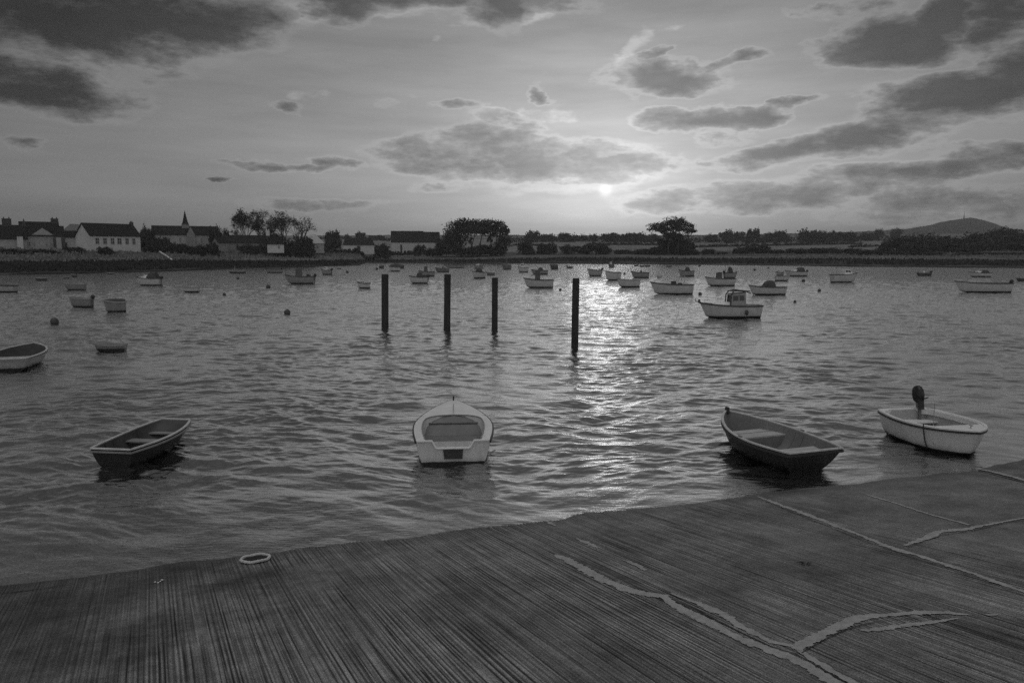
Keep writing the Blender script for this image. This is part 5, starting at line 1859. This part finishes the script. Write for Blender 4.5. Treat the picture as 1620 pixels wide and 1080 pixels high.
# skyline trees and hedges
for i, (px, top, w, d, lab) in enumerate([
    (530, 362.5, 27, 345, 'round dark tree between the pale roofed house and the low barn'),
    (531, 377, 30, 335, 'dense bush under the round dark tree left of the low barn'),
    (552, 368.5, 9, 560, 'tiny far tree on the skyline left of the small domed one'),
    (572, 365, 15, 560, 'small domed tree on the skyline above the low barn'),
    (600, 371, 30, 650, 'low hedge trees on the skyline left of the big barn'),
    (838, 364.5, 27, 520, 'domed tree on the field just right of the broad gapped tree'),
    (866, 369, 26, 600, 'low far tree behind the second shrub right of the broad tree'),
    (893, 367.5, 32, 590, 'far wooded clump above the fourth mooring post'),
    (918, 370, 26, 620, 'low far clump left of the sun path'),
    (938, 369, 12, 620, 'small far tree just left of the sun'),
    (965, 366.5, 36, 600, 'domed far clump just under the sun'),
    (984, 370, 18, 620, 'low far tree right of the domed clump under the sun'),
    (1004, 366.5, 38, 600, 'wide domed far clump between the sun and the flat topped tree'),
    (1030, 369, 24, 600, 'far clump half hidden by the flat topped tree at its left'),
    (1122, 368.5, 20, 600, 'low far clump right of the flat topped tree'),
    (1152, 362.5, 36, 560, 'domed far wood first right of the flat topped tree'),
    (1184, 359.5, 17, 550, 'upright far tree, left one of the peaked pair on the skyline'),
    (1195, 360.5, 12, 550, 'upright far tree, right one of the peaked pair on the skyline'),
    (1231, 363, 24, 560, 'low domed far tree right of the peaked pair'),
    (1212, 367, 24, 570, 'long low hedge clump right of the peaked pair'),
    (1272, 360, 44, 540, 'largest domed wood on the right skyline'),
    (1300, 365, 40, 540, 'right shoulder of the largest domed wood'),
    (1312, 362.5, 14, 560, 'small far tree on the right shoulder of the domed wood'),
    (1340, 366.5, 40, 560, 'low hedge clump left of the round hill'),
    (1385, 361, 14, 700, 'small peaked bush on the ridge left of the round hill'),
    (1412, 360, 22, 700, 'flat bush on the ridge close left of the round hill'),
    (1365, 366, 30, 600, 'hedge clump on the ridge farther left of the round hill'),
]):
    shrub(px, top, w, d, lab, group=HG, name='field_tree', cat='tree')


def hedge(pts, label, hpx=3.5, seed=0, n=2600):
    """a long field hedge: one continuous planted row"""
    rng = np.random.default_rng(seed)
    C, Rr = [], []
    for (xa, da), (xb, db) in zip(pts[:-1], pts[1:]):
        k = max(2, int(abs(xb - xa) / 3.0))
        for i in range(k):
            t = i / k
            p = land_pt(xa + (xb - xa) * t, da + (db - da) * t)
            hh = hpx * px2(p.y) * (0.6 + .7 * rng.random())
            C.append((p.x, p.y, p.z + hh * .5)); Rr.append((2.6 * px2(p.y), 1.2, hh * .62))
    V, Fq = cards(C, Rr, n, .55, rng, .3, .5)
    o = np_mesh('hedge', V, Fq, M_LEAF)
    return tag(o, label, 'hedge', 'hedges between the fields')


hedge([(800, 560), (900, 600), (1000, 610), (1100, 590), (1200, 560), (1300, 560), (1400, 600), (1480, 640)], 'long skyline hedge running right behind the far trees', 8, 1, 14000)
hedge([(505, 620), (560, 600), (620, 610), (700, 620)], 'skyline hedge behind the low barn and the big barn', 4, 2, 2600)
hedge([(930, 500), (1000, 510), (1060, 505)], 'straight dark field hedge below the sun', 3.4, 3, 2600)
hedge([(1080, 455), (1160, 468), (1250, 480), (1360, 490)], 'dark slanting field hedge right of the flat topped tree', 3.2, 4, 4200)
hedge([(812, 480), (850, 480), (880, 478)], 'short field hedge right of the broad gapped tree', 2.2, 5, 900)
hedge([(1340, 430), (1400, 440), (1470, 450)], 'field hedge left of the wooded slope', 3, 6, 1500)
hedge([(470, 268), (520, 285), (560, 300), (620, 340), (700, 345), (800, 338)], 'low bramble hedge along the bank under the barns', 5, 7, 5000)

# ---- named trees
tree(752, 318, [(720, 370, 20, 20), (712, 386, 22, 16), (738, 358, 24, 12), (760, 357, 26, 11), (776, 360, 18, 12), (788, 364, 16, 13), (797, 376, 10, 16), (794, 390, 15, 14), (770, 396, 26, 8), (742, 397, 26, 8), (700, 394, 14, 10), (752, 364, 30, 7), (744, 382, 5, 6), (775, 378, 5, 7)],
     'broad domed tree with sky showing through its limbs, right of the big barn', 5, n=17000, leaf=.40, trunk=.5, stems=[-22, -4, 8, 24, 34], branchy=4, shell=.2, clump=.24, fork=.42)
tree(1068, 332, [(1037, 360, 14, 7), (1051, 358, 12, 6.5), (1064, 352, 15, 8), (1077, 352, 15, 8.5), (1088, 361, 11, 8), (1047, 366, 10, 3.5), (1096, 366, 7, 4), (1068, 362, 20, 4), (1073, 374, 19, 5), (1062, 372, 14, 5)],
     'flat topped pine like tree with see through crown on the far bank', 8, n=8500, leaf=.32, trunk=.38, stems=[-12, 2, 14], branchy=4, shell=.2, clump=.24, name='flat_topped_tree', fork=.5)
TG = 'bare trees behind the village'
bare_tree(394, 245, 334.5, 40, 'leftmost bare tree with dense rounded crown behind the church side', 21, TG, -.05, 5000)
bare_tree(418, 250, 336, 32, 'second bare tree from the left behind the low thatched building', 22, TG, 0, 2600)
bare_tree(434, 255, 345, 26, 'lower bare tree in the middle of the row', 25, TG, 0, 1200)
bare_tree(452, 248, 336.5, 34, 'upright bare tree, fourth of the row behind the low building', 23, TG, .03, 2000)
bare_tree(476, 250, 345.5, 42, 'wide leaning bare tree at the right end of the row', 24, TG, .22, 700)
for (px, top, w, d, lab) in [
    (236, 353.5, 13, 232, 'small bushy tree at the left of the church roof'),
    (246, 357, 14, 236, 'bush touching the left end of the church roof'),
    (228, 366, 18, 222, 'dark bush right behind the long hall'),
    (256, 374, 50, 206, 'dark bush mass in front of the left end of the church'),
    (236, 378, 36, 202, 'dark bush between the long hall and the church'),
    (282, 382, 40, 207, 'bush in front of the church wall'),
    (318, 386, 40, 208, 'low dark bush under the church spire'),
    (341, 381, 22, 212, 'bush at the right end of the church'),
    (350, 357, 26, 240, 'dark tree behind the right end of the church roof'),
    (362, 359, 12, 245, 'small far tree right of the church roof'),
    (438, 370, 60, 242, 'dark undergrowth at the foot of the bare trees'),
    (476, 368, 46, 240, 'dark bush under the wide leaning bare tree'),
    (398, 385, 36, 232, 'low bush in front of the low thatched building'),
    (460, 384, 44, 238, 'low dark bush between the white gable and the pale roofed house'),
    (175, 390, 26, 184, 'round bush at the front wall of the long hall'),
    (122, 390, 34, 184, 'low bush between the gabled house and the long hall'),
    (20, 393, 60, 172, 'low scrub below the house at the left edge'),
    (70, 393, 60, 176, 'low scrub below the gabled house'),
    (515, 384, 26, 296, 'bush right of the pale roofed house'),
    (606, 383, 34, 325, 'dark bush between the low barn and the big barn'),
    (662, 387, 22, 334, 'bush against the front of the big barn'),
    (686, 391, 26, 330, 'bush at the right corner of the big barn'),
    (565, 391, 10, 300, 'small bush in front of the low barn'),
]:
    shrub(px, top, w, d, lab, group=VG, name='bush', cat='bush')


# ---- buildings
def house(label, name, xc, base, eave, ridge, d, wpx, dep, yaw=0.0, mw=M_WALLG, mr=M_SLATE, wins=(), doors=(), chims=(), hip=0, gable_win=(), mirror=False, over=.25, frame=True, sidewins=()):
    """gabled house. xc: px of its nearest corner (the left one, or the right one if mirror); wpx px of front wall; dep metres deep;
    yaw degrees turned so that the end wall beyond that corner shows"""
    c = land_pt(xc, d)
    c.z = EYE - (base - 400) * d / F
    hw = EYE - (eave - 400) * d / F - c.z
    hr = EYE - (ridge - 400) * d / F - c.z
    az = math.atan2(c.x, c.y)
    s = 1 if not mirror else -1
    ang = -az + s * R(yaw)
    root = empty(name, c, ang, label, 'building', 'buildings of the waterside village')
    w = wpx * px2(d) / math.cos(R(yaw)) / max(.3, 1)
    # local: x along the front wall from the corner, y away from the viewer
    x0, x1 = (0, w) if not mirror else (-w, 0)
    mb = MB()
    B_ = -.8
    vs = [(x0, 0, B_), (x1, 0, B_), (x1, dep, B_), (x0, dep, B_), (x0, 0, hw), (x1, 0, hw), (x1, dep, hw), (x0, dep, hw), (x0, dep / 2, hr - .08), (x1, dep / 2, hr - .08)]
    mb.add(vs, [(0, 1, 5, 4), (1, 2, 6, 9, 5), (2, 3, 7, 6), (3, 0, 4, 8, 7), (3, 2, 1, 0)])
    mb.build('wall', mw, root)
    mb = MB()
    o = over; t = .16
    sl = (hr - hw) / (dep / 2)
    hx = hip
    for sd in (0, 1):
        ye = -o if sd == 0 else dep + o
        ze = hw - o * sl + .05
        a = [(x0 - o, ye, ze), (x1 + o, ye, ze), (x1 + o - hx, dep / 2, hr), (x0 - o + hx, dep / 2, hr)]
        b = [(p[0], p[1], p[2] + t) for p in a]
        mb.add(a + b, [(3, 2, 1, 0), (4, 5, 6, 7), (0, 1, 5, 4), (1, 2, 6, 5), (3, 0, 4, 7)])
    if hx:
        for xe, xr in ((x0 - o, x0 - o + hx), (x1 + o, x1 + o - hx)):
            ze = hw - o * sl + .05 + t
            mb.add([(xe, -o, ze), (xe, dep + o, ze), (xr, dep / 2, hr + t)], [(0, 1, 2)])
    rf = mb.build('roof', mr, root)
    for (u, wd, hh, kind) in chims:
        cx = x0 + (x1 - x0) * u
        mb = MB()
        if kind == 'spike':
            mb.box((cx, dep / 2, hr - .3), (wd, wd, 1.2)); mb.box((cx, dep / 2, hr + .3 + hh / 2), (wd * .8, wd * .8, hh), taper=(.12, .12))
        else:
            mb.box((cx, dep / 2, hr + (hh - .6) / 2), (wd, .9, hh + .6)); mb.box((cx, dep / 2, hr + hh + .05), (wd + .12, 1.0, .12))
            for q in (-.28, .28): mb.tube([(cx + q * wd, dep / 2, hr + hh + .1), (cx + q * wd, dep / 2, hr + hh + .5)], .13, 8)
        mb.build('chimney', mw if kind not in ('dark', 'spike') else M_CHIM, rf)
    for (u, r0, r1, wp) in wins:
        cx = x0 + (x1 - x0) * u; ww = wp * px2(d)
        z1 = EYE - (r0 - 400) * d / F - c.z; z0 = EYE - (r1 - 400) * d / F - c.z
        if not frame:
            mb = MB(); mb.box((cx, -.02, (z0 + z1) / 2), (ww, .06, z1 - z0)); mb.build('window', M_PANE, root); continue
        fr = MB(); e = .09
        for q in (-1, 0, 1): fr.box((cx + q * ww / 2 * .98, -.03, (z0 + z1) / 2), (e, .10, z1 - z0 + e))
        for q in (z0, (z0 + z1) / 2, z1): fr.box((cx, -.028, q), (ww - e, .09, e))
        f_ = fr.build('window', M_FRAME, root)
        mb = MB(); mb.box((cx, -.005, (z0 + z1) / 2), (ww, .05, z1 - z0)); mb.build('pane', M_PANE, f_)
    for (u, r0, r1, wp) in doors:
        cx = x0 + (x1 - x0) * u; ww = wp * px2(d)
        z1 = EYE - (r0 - 400) * d / F - c.z; z0 = EYE - (r1 - 400) * d / F - c.z
        mb = MB(); mb.box((cx, -.03, (z0 + z1) / 2), (ww, .10, z1 - z0)); mb.build('door', M_DOOR, root)
    return root, (x0, x1, hw, hr, dep, c, ang)


house('house cut by the left edge with big chimney and pointed finial, pale wall', 'village_house', -42, 396, 377.5, 355.5, 182, 77, 8.5, 0, M_WALLG, chims=[(.68, 2.0, 1.6, 'dark'), (.985, .9, 1.5, 'spike')])
house('narrow pale gable house between the left edge house and the wide gabled one', 'village_house', 34, 393, 374, 361, 186, 8, 5, 0, M_WALLW, over=.1)
r_, (x0, x1, hw, hr, dep, c_, a_) = house('wide gabled house with broad front gable and chimney at its right end', 'village_house', 40, 392, 373, 351, 190, 52, 9, 0, M_WALLG,
      wins=[(.19, 383, 388.5, 5), (.34, 384, 388.5, 2.6), (.65, 384, 388.5, 2.8), (.76, 384, 388.5, 2.8), (.89, 383.5, 388.5, 4)], chims=[(.92, 1.7, .9, 'dark')])
# its front gable, standing 0.6 m proud
g0, g1, gz = x0 + (52 - 40) * px2(190), x0 + (87 - 40) * px2(190), EYE - (361 - 400) * 190 / F - c_.z
gm = (g0 + g1) / 2
mb = MB(); mb.add([(g0, -.02, hw - .1), (g1, -.02, hw - .1), (gm, -.02, gz), (g0, 4.0, hw - .1), (g1, 4.0, hw - .1), (gm, 4.0, gz)], [(0, 1, 2), (5, 4, 3), (0, 2, 5, 3), (2, 1, 4, 5), (1, 0, 3, 4)])
mb.build('front_gable', M_WALLG, r_)
house('pale end house with tall dark doors right of the wide gabled house', 'village_house', 92, 393, 375, 358.5, 192, 14, 5, 0, M_WALLG, doors=[(.05, 376, 392, 4), (.88, 376, 392, 5)], over=.1)
house('low white outbuilding between the gabled house and the long hall', 'outbuilding', 107, 393, 375.5, 366, 196, 20, 5, 0, M_WALLW, doors=[(.15, 384, 393, 3)])
house('long white hall with a row of six windows and a bare left gable', 'village_hall', 149, 398, 373, 353.5, 190, 72, 8.2, 24, M_WALLW,
      wins=[(.13, 376.5, 386, 5.5), (.28, 376.5, 386, 5.5), (.43, 376.5, 386, 5.5), (.565, 376.5, 386, 6.5), (.72, 376.5, 386, 5.5), (.86, 376.5, 386, 5)], chims=[(.99, .7, .5, 'dark')])
# the church
r_, (x0, x1, hw, hr, dep, c_, a_) = house('stone church with slim pointed spire above a dark slate roof', 'church', 247, 389, 371.5, 357.5, 236, 94, 8, 0, M_WALLG, wins=[(.42, 376, 383, 2.5), (.75, 376, 383, 2.5)])
sx_ = x0 + (295.5 - 247) * px2(236)
mb = MB(); mb.box((sx_, dep / 2, hr - .3), (2.2, 2.2, 2.0)); mb.build('tower', M_WALLS, r_)
mb = MB()
zt = EYE - (331.5 - 400) * 236 / F - c_.z
mb.add([(sx_ + a * 1.15, dep / 2 + b * 1.15, hr + .5) for a, b in ((-1, -1), (1, -1), (1, 1), (-1, 1))] + [(sx_ + a * .75, dep / 2 + b * .75, hr + 1.4) for a, b in ((-1, -1), (1, -1), (1, 1), (-1, 1))] + [(sx_, dep / 2, zt)],
       [(0, 1, 5, 4), (1, 2, 6, 5), (2, 3, 7, 6), (3, 0, 4, 7), (4, 5, 8), (5, 6, 8), (6, 7, 8), (7, 4, 8)])
mb.build('spire', M_SLATE, r_)
mb = MB(); q0, q1 = x0 + (296 - 247) * px2(236), x0 + (308 - 247) * px2(236)
mb.add([(q0, -1.2, -.6), (q1, -1.2, -.6), (q1, -1.2, hw), (q0, -1.2, hw), ((q0 + q1) / 2, -1.2, hr - .3), (q0, 3, -.6), (q1, 3, -.6), (q1, 3, hw), (q0, 3, hw), ((q0 + q1) / 2, 3, hr - .3)],
       [(0, 1, 2, 4, 3), (9, 7, 6, 5, 8), (0, 3, 8, 5), (1, 6, 7, 2), (3, 4, 9, 8), (4, 2, 7, 9)])
mb.build('transept', M_WALLS, r_)
house('low thatched building with a small left gable under the bare trees', 'thatched_house', 357, 396, 384, 372.5, 236, 70, 6, 0, M_WALLS, M_THATCH, doors=[(.3, 387, 396, 3)])
house('little stone gable end at the left of the low thatched building', 'outbuilding', 350, 394, 384, 375.5, 228, 13, 4, 30, M_WALLS)
r_, inf = house('white gable ended cottage with chimney at the right of the thatched building', 'cottage', 426, 396, 386, 370, 232, 25, 7, 0, M_WALLW, chims=[(.06, 1.1, 1.0, 'x')], wins=[(.7, 389, 393, 3)], hip=3.2)
house('house with bright pale roof behind the wide leaning bare tree', 'cottage', 481, 397, 385, 371.5, 268, 33, 8, 0, M_WALLG, M_SLATEL, wins=[(.3, 388, 393, 3), (.7, 388, 393, 3)], hip=3.0)
house('low weathered barn with sagging dark roof left of the big barn', 'barn', 545, 399, 387.5, 377.5, 318, 48, 8, 0, M_WALLW, M_THATCH, doors=[(.5, 389, 399, 5)], hip=1.2)
r_, inf = house('big barn with steep dark roof and pale patched wall', 'barn', 621, 401, 383, 366, 345, 50, 9, 0, M_WALLW, M_THATCH, doors=[(.3, 387, 400, 3)])
house('lower pale wing attached at the right end of the big barn', 'barn', 672, 400, 383, 367.5, 347, 24, 8, 0, M_WALLW, M_THATCH, wins=[(.8, 386, 391, 3)])

# white pole propped on the bank, left of the church
a, b = atd(252.5, 397.5, 200), atd(271.5, 411.5, 183)
b.z = land_pt(271.5, 183).z + .12
mb = MB(); mb.box((0, 0, 0), ((b - a).length, .42, .16), taper=(.97, .7))
o = mb.build('white_plank', mat('bright_white_paint', 0.85, 0.3, 2, 0.03), None)
o.location = (a + b) / 2
o.rotation_euler = (b - a).to_track_quat('X', 'Z').to_euler()
tag(o, 'bright white plank slanting down the grass bank in front of the church', 'plank')
# mast on the round hill
p = atd(1525, 346.0, 1800)
root = empty('radio_mast', (p.x, p.y, p.z - 2), 0, 'thin radio mast on top of the round hill at the right', 'mast')
mb = MB(); mb.tube([(0, 0, 0), (0, 0, 9)], [1.5, 1.0], 6); mb.build('base', M_BARK, root)
mb = MB(); mb.tube([(0, 0, 9), (0, 0, 20)], [.55, .2], 6); mb.build('antenna', M_BARK, root)

# reeds and rough grass: stuff nobody could count
def scatter(name, label, spans, n, h, seed, m):
    rng = np.random.default_rng(seed)
    P = []
    for _ in range(n):
        xa, xb, k0, k1 = spans[rng.integers(0, len(spans))]
        px = rng.uniform(xa, xb)
        pr = land_profile(px); k = rng.uniform(k0, k1)
        i = min(int(k), 5); d = pr[i][1] + (pr[i + 1][1] - pr[i][1]) * (k - i)
        P.append(land_pt(px, d))
    P = np.array([tuple(p) for p in P])
    hh = h * (0.5 + rng.random((n, 1)))
    wv = 0.10 + .22 * rng.random((n, 1))
    th = rng.uniform(0, PI, (n, 1))
    dx = np.concatenate([np.cos(th), np.sin(th), np.zeros((n, 1))], 1) * wv
    up = np.concatenate([rng.normal(size=(n, 2)) * .18 * h, hh], 1)
    V = np.stack([P - dx, P + dx, P + dx * .4 + up, P - dx * .4 + up], axis=1).reshape(-1, 3)
    o = np_mesh(name, V, np.arange(n * 4).reshape(-1, 4), m)
    tag(o, label, None, None, 'stuff')


scatter('reeds', 'dark reeds along the water edge of the far bank', [(-60, 560, .15, .9), (560, 1700, .25, .9)], 16000, .55, 3, M_LEAF)
scatter('rough_grass', 'tufts of rough grass on the bank below the houses', [(-60, 700, 1.2, 3.0), (1100, 1700, 1.6, 3.2)], 9000, .5, 4, M_LEAF2)

# ------------------------------------------------------------------ air
if HAZE:
    mb = MB(); mb.box((0, 1370, 44), (8800, 2980, 97))
    m = bpy.data.materials.new('evening_haze'); m.use_nodes = True
    m.node_tree.nodes.clear()
    vo = m.node_tree.nodes.new('ShaderNodeVolumePrincipled')
    vo.inputs['Color'].default_value = (.9, .9, .9, 1)
    vo.inputs['Density'].default_value = HAZE
    vo.inputs['Anisotropy'].default_value = 0.4
    mo = m.node_tree.nodes.new('ShaderNodeOutputMaterial')
    m.node_tree.links.new(vo.outputs[0], mo.inputs['Volume'])
    hz = mb.build('haze', m)
    tag(hz, 'thin evening haze over the harbour and the far fields', None, None, 'stuff')
    sc.cycles.volume_bounces = 0
